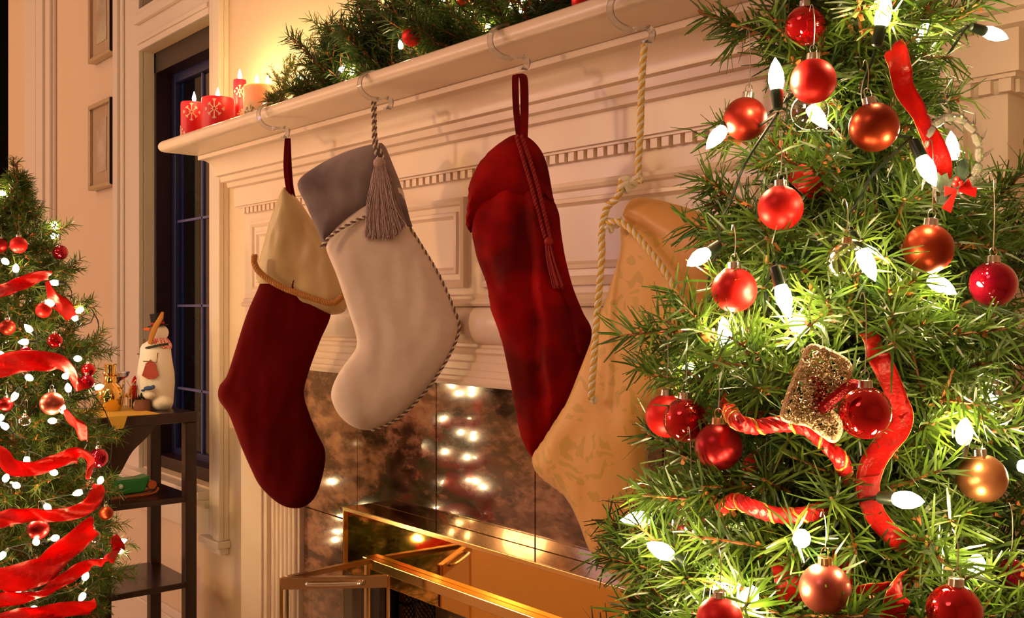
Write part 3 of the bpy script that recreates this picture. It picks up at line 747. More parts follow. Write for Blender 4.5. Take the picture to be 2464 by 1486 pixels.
def rope(m, path, R, pitch, mats_idx, sr=None, n=7, step=None, flat=1.0):
    L_ = sum((path[i + 1] - path[i]).length for i in range(len(path) - 1)); step = step or pitch / 9
    P = resample(path, step); k = len(mats_idx); a = (P[1] - P[0]).orthogonal().normalized(); fr = []
    for i in range(len(P)):
        t = (P[min(i + 1, len(P) - 1)] - P[max(i - 1, 0)])
        t = t.normalized() if t.length > 1e-9 else fr[-1][2]
        a = a - t * a.dot(t); a = a.normalized(); fr.append((a, t.cross(a), t))
    sr = sr or R * .58
    for j, mi in enumerate(mats_idx):
        pts = []
        for i, p in enumerate(P):
            th = 2 * math.pi * (i * step / pitch + j / k)
            pts.append(p + (fr[i][0] * math.cos(th) + fr[i][1] * math.sin(th)) * R * .5)
        m.tube(pts, sr, n, mi=mi)
    return m

# ------------------------------------------------------------------ stockings
def cloth(name, px, o, n_, T, material, parent, res=.006, wr=0.0, wscale=12, seed=0, smooth_per=6, asym=1.0, edge=.045, close=True, folds=None):
    """closed stuffed cloth shape: outline in its own hanging plane with real thickness"""
    right = UP.cross(n_).normalized()
    if right.dot(RIGHT) < 0: right = -right
    pts3 = [onP(x, y, o, n_) for (x, y) in px]
    p2 = [Vector(((p - o).dot(right), (p - o).z, 0)) for p in pts3]
    P = crom(p2, smooth_per, closed=True)
    P = resample(P + [P[0]], res * 1.1)[:-1]
    B = np.array([[p.x, p.y] for p in P])
    x0, y0 = B.min(0); x1, y1 = B.max(0)
    gx = np.arange(x0, x1, res); gy = np.arange(y0, y1, res); G = np.array([[a + (res / 2 if j % 2 else 0), b] for j, b in enumerate(gy) for a in gx])
    A1 = B; A2 = np.roll(B, -1, axis=0)
    def dist(Q):
        D = np.full(len(Q), 1e9)
        for a, b in zip(A1, A2):
            ab = b - a; l = ab @ ab
            if l < 1e-14: continue
            t = np.clip(((Q - a) @ ab) / l, 0, 1)[:, None]; D = np.minimum(D, np.hypot(*(Q - (a + t * ab)).T))
        return D
    ins = np.zeros(len(G), bool)
    for a, b in zip(A1, A2):
        c = ((a[1] > G[:, 1]) != (b[1] > G[:, 1])) & (G[:, 0] < (b[0] - a[0]) * (G[:, 1] - a[1]) / (b[1] - a[1] + 1e-15) + a[0])
        ins ^= c
    G = G[ins]; D = dist(G); k = D > res * .55; G = G[k]; D = D[k]
    V2 = [Vector(v) for v in B] + [Vector(v) for v in G]; nb = len(B)
    r_ = geometry.delaunay_2d_cdt(V2, [], [list(range(nb))], 1, 1e-7)
    ov, of = r_[0], r_[2]
    OV = np.array([[v.x, v.y] for v in ov]); DD = dist(OV)
    vs = []; idx_b = {}
    nf_ = Vector(n_) * -1 if Vector(n_).dot(-VIEW) < 0 else Vector(n_)
    for i, (a, b) in enumerate(OV):
        s = min(DD[i] / edge, 1.0); h = T * math.sqrt(max(0, 1 - (1 - s) ** 2))
        q = o + right * a + UP * b
        w_ = 0
        if wr:
            w_ = wr * mnoise.noise(Vector((a * wscale, b * wscale * .55, seed))) + wr * .4 * mnoise.noise(Vector((a * wscale * 3, b * wscale * 1.4, seed + 5)))
            w_ *= min(DD[i] / (edge * .5), 1)
        if folds: w_ += folds(a, b) * min(DD[i] / (edge * .4), 1)
        vs.append(q + nf_ * (h + w_))
    nv = len(vs)
    for i, (a, b) in enumerate(OV):
        s = min(DD[i] / edge, 1.0); h = T * math.sqrt(max(0, 1 - (1 - s) ** 2)) * asym
        vs.append(o + right * a + UP * b - nf_ * (h + .0008))
    fs = [tuple(f) for f in of] + [tuple(i + nv for i in reversed(f)) for f in of]
    cnt = {}
    for f in of:
        for a, b in zip(f, list(f[1:]) + [f[0]]): cnt[(a, b)] = 1
    for (a, b) in list(cnt):
        if (b, a) not in cnt: fs.append((b, a, a + nv, b + nv))
    mb = MB().add(vs, fs); ob = mb.build(name, material, parent)
    return ob
def plane(px, py, Y, alpha):
    o = onY(px, py, Y); a = math.radians(alpha); return o, Vector((math.sin(a), -math.cos(a), 0))
def hook(pxs, Ys, label, base_px):
    """clear acrylic mantel hook, a flat strip bent into an S"""
    pts = [onY(x, y, Y) for (x, y), Y in zip(pxs, Ys)]
    t = thing('mantel_hook', pts[0], label, 'hook', 'clear stocking hooks over the mantel edge')
    P = resample(crom(pts, 8), .003); w = .009
    sd = RIGHT * .35 + VIEW * -.2 + Vector((1, 0, 0)) * .6; vs = []; fs = []
    for i, p in enumerate(P):
        tg = (P[min(i + 1, len(P) - 1)] - P[max(i - 1, 0)]).normalized(); s_ = (Vector((.8, .25, 0)) - tg * Vector((.8, .25, 0)).dot(tg)).normalized(); q = tg.cross(s_)
        for (a, b) in ((-1, -1), (1, -1), (1, 1), (-1, 1)): vs.append(p + s_ * a * w / 2 + q * b * .0016)
    for i in range(len(P) - 1):
        for k in range(4): l = (k + 1) % 4; fs.append((4 * i + k, 4 * i + l, 4 * i + 4 + l, 4 * i + 4 + k))
    fs += [(3, 2, 1, 0), tuple(4 * (len(P) - 1) + k for k in range(4))]
    MB().add(vs, fs).build('strip', ACRYL, t)
    return t
def hookat(px0, py0, dx, dy, sc, label, hy):
    sh = [(26, -10), (10, -8), (-4, 2), (-12, 18), (-10, 40), (5, 58), (28, 68), (52, 66), (68, 66), (76, 76), (72, 90), (60, 94)]
    Ys = [1.03, 1.0, .978, .968, .968, .975, .985, .992, 1.0, 1.0, 1.0, 1.0]
    return hook([(px0 + x * sc, py0 + y * sc * 1.0) for x, y in sh], Ys, label, px0)
hookat(632, 255, 0, 0, .80, 'clear plastic mantel hook holding the dark red velvet stocking', 1)
hookat(876, 180, 0, 0, .86, 'clear plastic mantel hook holding the white fleece stocking', 1)
hookat(1192, 70, 0, 0, 1.02, 'clear plastic mantel hook holding the bright red stocking', 1)
hookat(1482, -8, 0, 0, 1.15, 'clear plastic mantel hook holding the gold damask stocking', 1)

STG = 'stockings hung along the mantel'
def strap(parent, pxs, o, n, w, material, th=.0025, name='hanging_loop'):
    P = crom([onP(x, y, o, n) for x, y in pxs], 6); right = UP.cross(n).normalized(); vs = []; fs = []
    for p in P:
        for (a, b) in ((-1, -1), (1, -1), (1, 1), (-1, 1)): vs.append(p + right * a * w / 2 + n * b * th)
    for i in range(len(P) - 1):
        for k in range(4): l = (k + 1) % 4; fs.append((4 * i + k, 4 * i + l, 4 * i + 4 + l, 4 * i + 4 + k))
    fs += [(3, 2, 1, 0), tuple(4 * (len(P) - 1) + k for k in range(4))]
    return MB().add(vs, fs).build(name, material, parent)
def lineP(pxs, o, n, off, per=8):
    return crom([onP(x, y, o, n) + n * off for x, y in pxs], per)

# 1 dark red velvet with ivory cuff
o, n = plane(695, 335, 1.015, 50)
s1 = thing('stocking', o, 'dark red velvet stocking with ivory satin cuff, leftmost on the mantel', 'stocking', STG)
cloth('body', [(640, 640), (622, 690), (592, 760), (562, 855), (545, 905), (527, 930), (526, 960), (548, 992), (562, 1025), (582, 1078), (605, 1130), (625, 1168), (660, 1203), (692, 1220), (728, 1220), (758, 1195), (777, 1140), (782, 1085), (762, 1040), (744, 995), (731, 945), (744, 890), (770, 820), (797, 750), (790, 660), (700, 620)],
      o, n, .024, VELVET, s1, wr=.006, wscale=14, seed=3)
cloth('cuff', [(680, 453), (664, 490), (650, 530), (636, 580), (625, 620), (619, 655), (622, 682), (660, 706), (700, 729), (750, 747), (800, 757), (832, 745), (832, 700), (820, 655), (792, 590), (752, 530), (725, 490), (700, 462), (690, 452)],
      o, n, .030, SATIN, s1, wr=.012, wscale=13, seed=9, edge=.05)
strap(s1, [(691, 333), (688, 400), (694, 455), (705, 500)], o + n * .006, n, .0095, VELVET)
strap(s1, [(694, 333), (697, 400), (702, 455), (714, 500)], o - n * .002, n, .0085, VELVET)
m = MB(); rope(m, lineP([(624, 616), (624, 636), (640, 660), (682, 688), (732, 708), (782, 724), (812, 728), (834, 712)], o, n, .040), .0065, .016, [0, 0, 0])
m.build('cord_trim', OCHRE, s1)
# 2 white fleece with grey cuff
o, n = plane(905, 255, 1.01, 46)
s2 = thing('stocking', o, 'white fleece stocking with grey velvet cuff and mauve tassel, second from left', 'stocking', STG)
cloth('body', [(790, 560), (785, 598), (810, 662), (836, 740), (855, 800), (858, 832), (840, 862), (815, 897), (798, 937), (800, 968), (820, 1003), (852, 1027), (895, 1034), (942, 1015), (987, 980), (1032, 930), (1072, 870), (1097, 820), (1106, 782), (1092, 740), (1062, 670), (1022, 600), (985, 540), (965, 450), (900, 430), (820, 500)],
      o, n, .025, FLEECE, s2, wr=.006, wscale=12, seed=21)
cloth('cuff', [(716, 440), (758, 402), (828, 366), (904, 345), (925, 350), (945, 395), (966, 450), (986, 525), (990, 548), (945, 528), (895, 522), (842, 545), (803, 572), (784, 596), (762, 552), (736, 492)],
      o, n, .029, GREYV, s2, wr=.007, wscale=14, seed=6)
m = MB(); rope(m, lineP([(783, 596), (803, 573), (842, 546), (893, 524), (945, 528), (988, 548)], o, n, .031), .0032, .012, [0, 1])
rope(m, lineP([(988, 548), (1022, 602), (1062, 671), (1092, 740), (1106, 782), (1097, 822), (1072, 872), (1032, 932), (987, 982), (942, 1016), (895, 1034)], o, n, .003), .0028, .013, [0, 1])
m.build('twisted_piping', [CREAMTH, MAUVEDK], s2)
m = MB(); rope(m, lineP([(903, 250), (905, 300), (906, 345), (912, 375), (916, 400)], o, n, .026), .003, .012, [0, 1])
rope(m, lineP([(909, 250), (909, 300), (912, 345), (925, 375), (929, 398)], o, n, .022), .003, .012, [0, 1])
m.build('hanging_cord', [CREAMTH, MAUVEDK], s2)
rs = np.random.default_rng(5); m = MB()
for k in range(420):
    a = rs.random(); hx = 914 + 18 * a; ex = 888 + 95 * a + rs.normal(0, 3); ey = 572 - 30 * max(0, a - .7) / .3 + rs.normal(0, 4)
    dep = .032 + rs.uniform(-.004, .008)
    pts = lineP([(hx, 395), (hx * .75 + ex * .25 + rs.normal(0, 3), 440), (hx * .4 + ex * .6 + rs.normal(0, 5), 505), (ex, ey)], o, n, dep, 3)
    m.tube(pts, .0007, 3, mi=0, cap=False)
m.build('tassel_skirt', MAUVE, s2)
m = MB(); c = onP(922, 398, o, n) + n * .034; m.ball(c, .0115, 14, 10, sz=.9); m.build('tassel_knot', MAUVE, s2)
# 3 bright red velvet
o, n = plane(1252, 182, 1.0, 30)
s3 = thing('stocking', o, 'bright red crushed velvet stocking hanging third from left', 'stocking', STG)
def fold3(a, b):
    return .007 * math.sin((a * .8 + b * 1.0) * 60) * math.exp(-((b + .33) / .12) ** 2) + .012 * math.exp(-((a - .045 + .10 * (b + .3)) / .012) ** 2) - .010 * math.exp(-((a - .02 + .10 * (b + .3)) / .010) ** 2)
cloth('body', [(1136, 520), (1145, 610), (1170, 680), (1182, 745), (1205, 812), (1221, 882), (1236, 960), (1251, 1040), (1270, 1085), (1290, 1104), (1312, 1080), (1346, 1028), (1372, 965), (1402, 880), (1424, 800), (1402, 750), (1378, 690), (1358, 620), (1347, 550), (1330, 480), (1250, 430), (1180, 450)],
      o, n, .028, VELVET2, s3, wr=.012, wscale=11, seed=31, folds=fold3)
cloth('cuff', [(1238, 324), (1215, 335), (1182, 360), (1152, 396), (1132, 440), (1126, 500), (1122, 538), (1133, 560), (1148, 545), (1162, 505), (1205, 486), (1262, 478), (1312, 480), (1345, 520), (1332, 480), (1317, 400), (1298, 356), (1268, 328)],
      o, n, .034, VELVET2, s3, wr=.008, wscale=10, seed=12)
cloth('side_panel', [(1262, 480), (1300, 478), (1340, 500), (1350, 560), (1360, 620), (1378, 690), (1400, 750), (1422, 800), (1400, 870), (1375, 800), (1345, 700), (1310, 620), (1285, 560)],
      o + n * .012, n, .020, VELVET2, s3, wr=.008, wscale=16, seed=77)
strap(s3, [(1244, 180), (1240, 190), (1242, 260), (1250, 332)], o - n * .003, n, .009, VELVET2)
strap(s3, [(1250, 178), (1260, 190), (1262, 260), (1260, 332)], o + n * .004, n, .0115, VELVET2)
m = MB(); rope(m, lineP([(1262, 335), (1278, 390), (1296, 450), (1312, 510), (1330, 575)], o, n, .036), .0032, .011, [0, 0])
rope(m, lineP([(1272, 335), (1292, 390), (1310, 450), (1325, 510), (1340, 575)], o, n, .034), .0032, .011, [0, 0]); m.build('twin_cord', REDTH, s3)
rs = np.random.default_rng(8); m = MB()
for k in range(160):
    a = rs.random(); pts = lineP([(1332 + 10 * a, 580), (1335 + 20 * a, 630), (1348 + 28 * a, 690 + rs.normal(0, 3))], o, n, .034 + rs.uniform(-.003, .005), 3)
    m.tube(pts, .0008, 3, cap=False)
m.ball(onP(1338, 584, o, n) + n * .036, .007, 12, 8); m.build('tassel', REDTH, s3)
# 4 gold damask
o, n = plane(1548, 112, 1.0, 3)
o4, n4 = o, n
s4 = thing('stocking', o, 'gold damask stocking with cream and gold twisted cord, rightmost', 'stocking', STG)
cloth('body', [(1512, 520), (1500, 600), (1478, 680), (1442, 780), (1412, 860), (1372, 960), (1322, 1040), (1287, 1093), (1293, 1132), (1322, 1163), (1370, 1200), (1402, 1255), (1432, 1330), (1490, 1392), (1545, 1442), (1610, 1452), (1650, 1400), (1612, 1290), (1566, 1215), (1553, 1150), (1556, 1075), (1600, 980), (1690, 850), (1730, 700), (1745, 610), (1640, 540)],
      o, n, .026, DAMASK, s4, wr=.011, wscale=8, seed=44)
cloth('cuff', [(1545, 474), (1522, 484), (1508, 530), (1540, 548), (1590, 590), (1640, 650), (1700, 745), (1730, 760), (1780, 600), (1760, 535), (1690, 512), (1620, 490)],
      o, n, .032, CUFFGOLD, s4, wr=.010, wscale=11, seed=2)
m = MB()
rope(m, lineP([(1555, 108), (1549, 200), (1546, 300), (1541, 400), (1545, 440)], o, n, .004), .0048, .022, [0, 1, 0, 1], sr=.0026)
rope(m, lineP([(1545, 440), (1534, 480), (1508, 505), (1496, 560), (1496, 620), (1486, 740), (1478, 850), (1470, 955)], o, n, .040), .0048, .022, [0, 1, 0, 1], sr=.0026)
rope(m, lineP([(1512, 540), (1540, 538), (1572, 560), (1612, 605), (1650, 655), (1700, 740), (1722, 800)], o, n, .042), .0044, .022, [0, 1, 0, 1], sr=.0024)
m.build('twisted_cord', [CREAMTH, GOLDTH], s4)
for (cx_, cy_, sc_) in ((1550, 448, 1), (1512, 545, .75)):
    m = MB()
    for k in range(5):
        c = onP(cx_ + 6 * math.cos(k * 1.9), cy_ + 12 * math.sin(k * 2.3), o, n) + n * (.03 + .003 * k)
        A = (RIGHT * math.cos(k * 1.7) + UP * math.sin(k * 1.7)).normalized(); B_ = (VIEW * -.8 + UP * math.cos(k) * .5 + RIGHT * math.sin(k) * .5).normalized(); 
        m.tube([c + (A * math.cos(t) + B_ * math.sin(t)) * .0050 * sc_ for t in np.linspace(0, 2 * math.pi, 14, endpoint=False)], .0030 * sc_, 7, closed=True, mi=0)
    c = onP(cx_ + 14 * sc_, cy_ - 8, o, n) + n * .032
    m.tube([c - Vector((.01, 0, 0)), c + Vector((.010, 0, .006)) * sc_], .003, 6, mi=0)
    m.build('knot', [CREAMTH, GOLDTH], s4)
c = onP(1470, 958, o, n) + n * .034; MB().ball(c, .0058, 10, 8).build('cord_end', CREAMTH, s4)

# ------------------------------------------------------------------ main tree (right)
TT = .95
tc_ = ray(2075, 738) * TT; TX, TYc = tc_.x, tc_.y
tree = thing('christmas_tree', (TX, TYc, 0), 'tall slender artificial pine tree, nearest, at the right', 'tree')
MB().tube([(TX, TYc, .02), (TX, TYc, .9), (TX, TYc, 1.70)], [.013, .011, .004], 10).build('trunk', STEM, tree)
m = MB()
for k in range(4):
    a = k * math.pi / 2 + .4; m.tube([(TX, TYc, .12), (TX + .09 * math.cos(a), TYc + .09 * math.sin(a), .06), (TX + .17 * math.cos(a), TYc + .17 * math.sin(a), .01)], .008, 6)
m.build('stand', IRON, tree)
rs = np.random.default_rng(11)
NL, NW, ND = .033, .0020, 950
def tz(py, t=TT): return H + (CY - py) / F * t
spec = [(1692, 35, .97), (1765, 60, .95), (1722, 300, .93), (1700, 460, .95), (1690, 545, .90), (1745, 600, .9), (1548, 765, .88), (1580, 830, .93), (1610, 900, .85),
        (1560, 1010, .93), (1575, 1085, .88), (1600, 1200, .86), (1570, 1260, .93), (1475, 1345, .86), (1480, 1440, .90), (1530, 1500, .84), (1660, 1130, .8),
        (2395, 5, .97), (2330, 40, 1.0), (2305, 225, .95), (2240, 120, .9), (2464, 440, .97), (2450, 545, .93), (2475, 640, .95), (2455, 770, .9), (2475, 860, .95), (2470, 960, .88),
        (2450, 1050, .93), (2475, 1190, .9), (2470, 1300, .95), (2480, 1420, .86), (2250, 320, .9), (2370, 690, 1.0), (2500, 1100, .9),
        (1850, 25, .85), (1900, -30, .9), (2010, -60, .86), (2150, -40, .95), (2250, 20, .86), (2060, -10, .8), (1960, 90, .85), (2150, 120, .85),
        (2020, 1195, .72), (2030, 540, .78), (1850, 560, .8), (1800, 650, .82), (1990, 720, .76), (2150, 760, .74), (2300, 780, .78), (1830, 850, .76), (1900, 900, .75),
        (2290, 900, .74), (2370, 1000, .8), (1850, 1150, .76), (2250, 1290, .72), (1890, 1290, .72), (2200, 1390, .72), (2080, 1120, .74), (1700, 1180, .78), (1790, 1400, .72),
        (1610, 1400, .76), (2180, 480, .8), (2330, 450, .82), (1980, 560, .80), (1760, 760, .82), (1700, 800, .8), (2400, 860, .78), (2330, 1230, .76), (1690, 1330, .76), (2080, 1350, .74),
        (1960, 1450, .73), (2380, 1400, .74), (1850, 1480, .7), (2100, 1480, .7), (2290, 1490, .72), (1620, 1480, .72), (1900, 780, .77), (2050, 900, .76), (2230, 1020, .76),
        (2150, 250, .84), (1850, 330, .86), (1800, 370, .88), (1960, 400, .84), (2230, 640, .8), (2070, 700, .78), (1930, 640, .8), (1760, 560, .86), (2380, 560, .86)]
for (x, y, t) in spec:
    if x < 1700 and y > 500: x += 42
    if x > 2390: x -= 20
    tip = onT(x, y, t); hd = math.hypot(tip.x - TX, tip.y - TYc)
    root = Vector((TX, TYc, tip.z - hd * rs.uniform(.15, .5) - .01))
    hi = y < 430 and not (1870 < x < 2200)
    branch(tree, root, tip, rs, NL, NW, ND * (.75 if hi else 1), stem_r=.0024, twigs=3 if hi else 6, tw=.28 if hi else .45, droop=rs.uniform(-.02, .06), start=.2)
k = 0; z = .28
LIMY = [-200, 0, 200, 400, 600, 740, 820, 900, 1000, 1100, 1200, 1300, 1486]
LIML = [1850, 1870, 1890, 1830, 1830, 1760, 1690, 1730, 1730, 1710, 1660, 1590, 1570]
LIMR = [2260, 2230, 2210, 2260, 2420, 2450, 2500, 2500, 2500, 2500, 2500, 2500, 2500]
while z < 1.66:
    a = k * 2.39996 + rs.uniform(-.3, .3); k += 1
    # towards the camera side the named branches already fill; favour the sides and the back
    R = float(np.interp(z, [.80, .86, 1.02, 1.17, 1.25, 1.33, 1.44], [.225, .21, .17, .12, .09, .065, .06]))
    if z < .8: R = .27
    d = Vector((math.cos(a), math.sin(a), 0)); R *= rs.uniform(.6, 1.0)
    if d.y > .2: R = min(R, (1.10 - TYc) / d.y * .8)
    if z > 1.46: R *= max(.25, (1.72 - z) / .26)
    up_ = rs.uniform(.1, .45)
    for _ in range(12):      # slim outline: side branches are short where the tree is narrow
        tip = Vector((TX, TYc, z)) + d * R + UP * R * up_
        q = tip - CAM; dp = q.dot(VIEW); qx = CX + F * q.dot(RIGHT) / dp; qy = CY - F * q.z / dp
        if z < .8 or np.interp(qy, LIMY, LIML) < qx < np.interp(qy, LIMY, LIMR): break
        R *= .85
    low = z < .68
    branch(tree, (TX, TYc, z), tip, rs, NL, NW if not low else .003, ND if not low else 350, stem_r=.0022, twigs=(5 if z < 1.2 else 4) if not low else 4, start=.12, nmat=NEEDLE2 if not low else NEEDLE)  # darker needle colour paints shade into the core of the tree
    z += .0085 if not low else .02

def R2(py): return float(np.interp(py, [0, 400, 700, 1000, 1400], [.12, .13, .16, .19, .235]))
def surf(px, py, f=.9):
    R = R2(py); dx = (px - 2075) / F * TT; q = max(0, R * R - dx * dx)
    return TT - f * math.sqrt(q) - .02
def B2(px, py, dia, material, label, t=None, **kw):
    t = t or surf(px, py); return bauble(onT(px, py, t), dia / 2 / F * t, material, label, group=None, **kw)
B2(1937, 62, 96, RED_GLOSS, 'glossy red bauble at the very top, half behind needles', t=.84, wire=.02)
B2(1957, 195, 108, RED_MATTE, 'matte red bauble with silver cap near top of right tree', t=.80, wire=.03)
B2(1793, 286, 104, BROWNRED, 'brown red satin bauble on a long wire, upper left branch', t=.86, tilt=(.12, 0), wire=.045)
B2(2103, 306, 118, COPPER, 'copper satin bauble beside the upper red ribbon', t=.78, tilt=(-.18, 0), wire=.02)
B2(1878, 500, 108, RED_MATTE, 'matte red bauble hanging under the dark upper gap', t=.80, wire=.03)
B2(2234, 598, 118, COPPER, 'copper satin bauble right of the clear glass ball', t=.77, tilt=(.1, 0), wire=.05)
B2(2390, 683, 110, CRIM_GLOSS, 'glossy crimson bauble on long wire at the right edge', t=.79, wire=.055)
B2(1767, 697, 108, RED_MATTE, 'matte red bauble beside the gold stocking cuff', t=.79, wire=.02)
B2(1806, 742, 50, DEEPRED, 'small dark red bauble tucked under a matte red one', t=.88, wire=.02)
B2(2037, 628, 92, CLEAR, 'clear glass bauble lit by the bulb beside it', t=.735, capmat=GOLDCAP, wire=.02)
B2(1605, 1000, 104, RED_MATTE, 'matte red bauble behind two shinier ones, lower left', t=.87, wire=.04)
B2(1650, 1010, 108, RED_GLOSS, 'mirror glossy red bauble in the cluster of three', t=.83, wire=.035)
B2(1729, 1074, 114, DEEPRED, 'dark red satin bauble, rightmost in cluster of three', t=.79, capmat=GOLDCAP, wire=.04)
B2(2081, 992, 127, RED_GLOSS, 'large mirror red bauble beside the glitter stocking ornament', t=.70, wire=.05)
B2(2363, 1150, 116, BRONZE, 'gold bronze satin bauble at the right among branches', t=.765, tilt=(-.1, 0), wire=.03)
B2(1985, 1415, 122, ROSE, 'rose copper satin bauble at the bottom centre of tree', t=.69, capmat=GOLDCAP, wire=.02)
B2(2297, 1470, 130, RED_GLOSS, 'mirror red bauble cut by the bottom edge at right', t=.655, tilt=(.05, 0), wire=.02)
B2(1732, 1490, 112, RED_MATTE, 'matte red bauble cut by bottom edge, left side', t=.67, wire=.02)
B2(2434, 1378, 72, CRIM_GLOSS, 'small crimson bauble at the lower right edge', t=.76, wire=.03)
B2(1650, 1275, 62, DEEPRED, 'small dark red bauble behind the lower left branch', t=.88, wire=.02)
B2(1832, 1128, 92, RED_MATTE, 'matte red bauble hidden below the upper rope garland', t=.84, wire=.02)
B2(2400, 985, 76, CLEAR, 'clear glass bauble at the right edge under pine needles', t=.77, wire=.03)
B2(1660, 1262, 88, CLEAR, 'clear glass bauble with bright cap below the cluster of three', t=.80, wire=.05)
B2(1948, 268, 88, CLEAR, 'clear glass bauble glowing under the topmost matte ball', t=.84, wire=.02)

# lights on the main tree
bl = [((2120, 62), (0.1, -.1, .6), .80), ((1869, 215), (-.05, 0, 1), .80), ((2218, 380), (.2, -.3, -.7), .76), ((2073, 603), (.3, -.3, -.9), .75), ((1700, 607), (-.8, -.6, -.5), .82),
      ((1878, 688), (.2, -.3, -1), .76), ((2240, 672), (.3, -.5, -.3), .79), ((1912, 782), (0, -1, .1), .78), ((1750, 832), (-.2, -.3, .9), .80), ((2318, 1060), (-.2, -.6, .7), .75),
      ((2157, 1200), (.4, -.9, .1), .70), ((1928, 1302), (-.2, -.8, .4), .71), ((1612, 1335), (-.8, -.5, .5), .76), ((2345, 1368), (-.2, -.7, .5), .73), ((1792, 1450), (.1, -.6, .5), .70),
      ((1745, 1442), (-.3, -.5, .5), .74), ((2370, 75), (.9, .2, -.2), .93), ((2200, 95), (.2, -.2, .4), .92), ((1950, 258), (.3, -.2, -.5), .89),
      ((2292, 385), (-.1, -.1, 1), .88), ((2385, 960), (-.3, -.5, .3), .82), ((2455, 1120), (.3, -.5, 0), .82), ((1650, 880), (.3, -.2, -.3), .93),
      ((2150, 850), (.3, .5, .3), .9), ((1850, 950), (0, .3, .6), .9), ((1740, 310), (-.6, -.3, -.7), .86), ((1560, 1246), (-1, -.3, 0), .84),
      ((1780, 1230), (.4, .5, .2), .88), ((1700, 1390), (.4, .5, .2), .86),]
ls = thing('string_lights', (TX, TYc, 1.0), 'lit warm mini string lights wound through the right pine tree', 'lights')
items = [(onT(x, y, t), RIGHT * d[0] + Vector((VIEW.x, VIEW.y, 0)) * (-d[1] * -1) + UP * d[2]) for ((x, y), d, t) in bl]
bulb_set(ls, items, BULB, .0061, .025, rs)

# ribbons on the main tree
def P2(lst, t): return [onT(x, y, (tt[0] if tt else t)) for (x, y, *tt) in lst]
ribbon(P2([(2150, 110, .84), (2165, 160), (2175, 210), (2205, 265), (2240, 330), (2262, 400), (2250, 470, .84)], .80), .0165, 'red gold-edged ribbon running down beside the crystal wreath', twist=(60, 20, -20, 20, 10))
ribbon(P2([(2085, 800, .78), (2110, 850), (2135, 900), (2160, 960), (2172, 1000), (2160, 1040), (2125, 1075), (2098, 1120), (2088, 1170), (2100, 1225), (2130, 1270), (2175, 1310), (2215, 1340, .78)], .735), .0155, 'long red ribbon curling behind the large mirror red bauble', twist=(40, 0, 20, 50, 10, 20, 0, 30))
ribbon(P2([(2190, 1370, .78), (2165, 1420), (2145, 1490), (2130, 1560)], .70), .018, 'red gold-edged ribbon falling to the bottom edge', twist=(20, 0, 10))
ribbon(P2([(1880, 1330, .76), (1893, 1385), (1905, 1440), (1925, 1480, .76)], .74), .017, 'short red ribbon end left of the rose copper bauble', twist=(10, 10))
ribbon(P2([(2015, 1300, .76), (2025, 1350), (2032, 1410), (2030, 1460)], .73), .012, 'narrow sparkling red ribbon right behind the rose copper bauble', twist=(30, 0, 40))
ribbon(P2([(2030, 1425, .73), (2075, 1420, .70), (2125, 1410, .71), (2150, 1412, .76)], .70), .009, 'small red ribbon loop pointing right from rose copper bauble', twist=(0, 20, 60))
ribbon(P2([(1910, 410, .88), (1935, 430), (1960, 450), (1985, 470, .9)], .86), .018, 'red ribbon scrap in the dark gap above the matte ball', twist=(20, 40))
ribbon(P2([(2240, 1280, .84), (2262, 1330), (2290, 1390), (2300, 1440, .84)], .81), .017, 'red ribbon behind the lower right branches', twist=(20, -30, 20))
ribbon(P2([(1740, 955, .84), (1752, 1000), (1775, 1030, .82)], .82), .010, 'tiny red ribbon twist where the rope garland starts', twist=(60, 20))
def ropeg(lst, t, label):
    P = crom(P2(lst, t), 8); th = thing('rope_garland', P[len(P) // 2], label, 'garland')
    m = MB(); rope(m, P, .0056, .024, [0, 0, 0, 0], sr=.0034); rope(m, P, .0112, .024, [1], sr=.0011); m.build('rope', [ROPERED, GOLDTH], th)
ropeg([(1755, 985, .80), (1772, 1012), (1810, 1026), (1855, 1022), (1900, 1020), (1945, 1032), (1990, 1070), (2025, 1110), (2035, 1150, .77)], .73, 'red and gold twisted rope garland below the glitter stocking')
ropeg([(1735, 1225, .80), (1765, 1205, .76), (1800, 1215), (1850, 1235), (1900, 1240), (1950, 1235), (2000, 1215, .80)], .74, 'lower red and gold twisted rope garland, above a lit branch')

# glitter wire stocking ornament
go = plane(1960, 950, 1, 0); gc = onT(1960, 950, .69); gn = -VIEW
gs = thing('stocking_ornament', gc, 'champagne glitter wire stocking ornament with red band', 'ornament')
def gp(x, y, d=0): return onP(x, y, gc, gn) + gn * d
outl = [(1948, 836), (1975, 838), (2000, 848), (2035, 868), (2045, 890), (2030, 925), (2005, 960), (1998, 985), (2018, 1012), (2020, 1040), (2005, 1058), (1975, 1040), (1945, 1020), (1905, 1012), (1884, 1003), (1888, 980), (1905, 930), (1925, 885)]
m = MB(); m.tube(crom([gp(*p) for p in outl], 5, closed=True), .0014, 6, closed=True, flat=1.6)
rs2 = np.random.default_rng(3)
import itertools
O2 = [(p.dot(RIGHT), p.z) for p in [gp(*q) for q in outl]]
def inside(x, z):
    c = False
    for i in range(len(O2)):
        (x1, z1), (x2, z2) = O2[i], O2[i - 1]
        if (z1 > z) != (z2 > z) and x < (x2 - x1) * (z - z1) / (z2 - z1) + x1: c = not c
    return c
cells = []
for _ in range(2400):
    x = rs2.uniform(1880, 2048); y = rs2.uniform(836, 1060); q = gp(x, y)
    if inside(q.dot(RIGHT), q.z): cells.append((x, y))
m2 = MB()
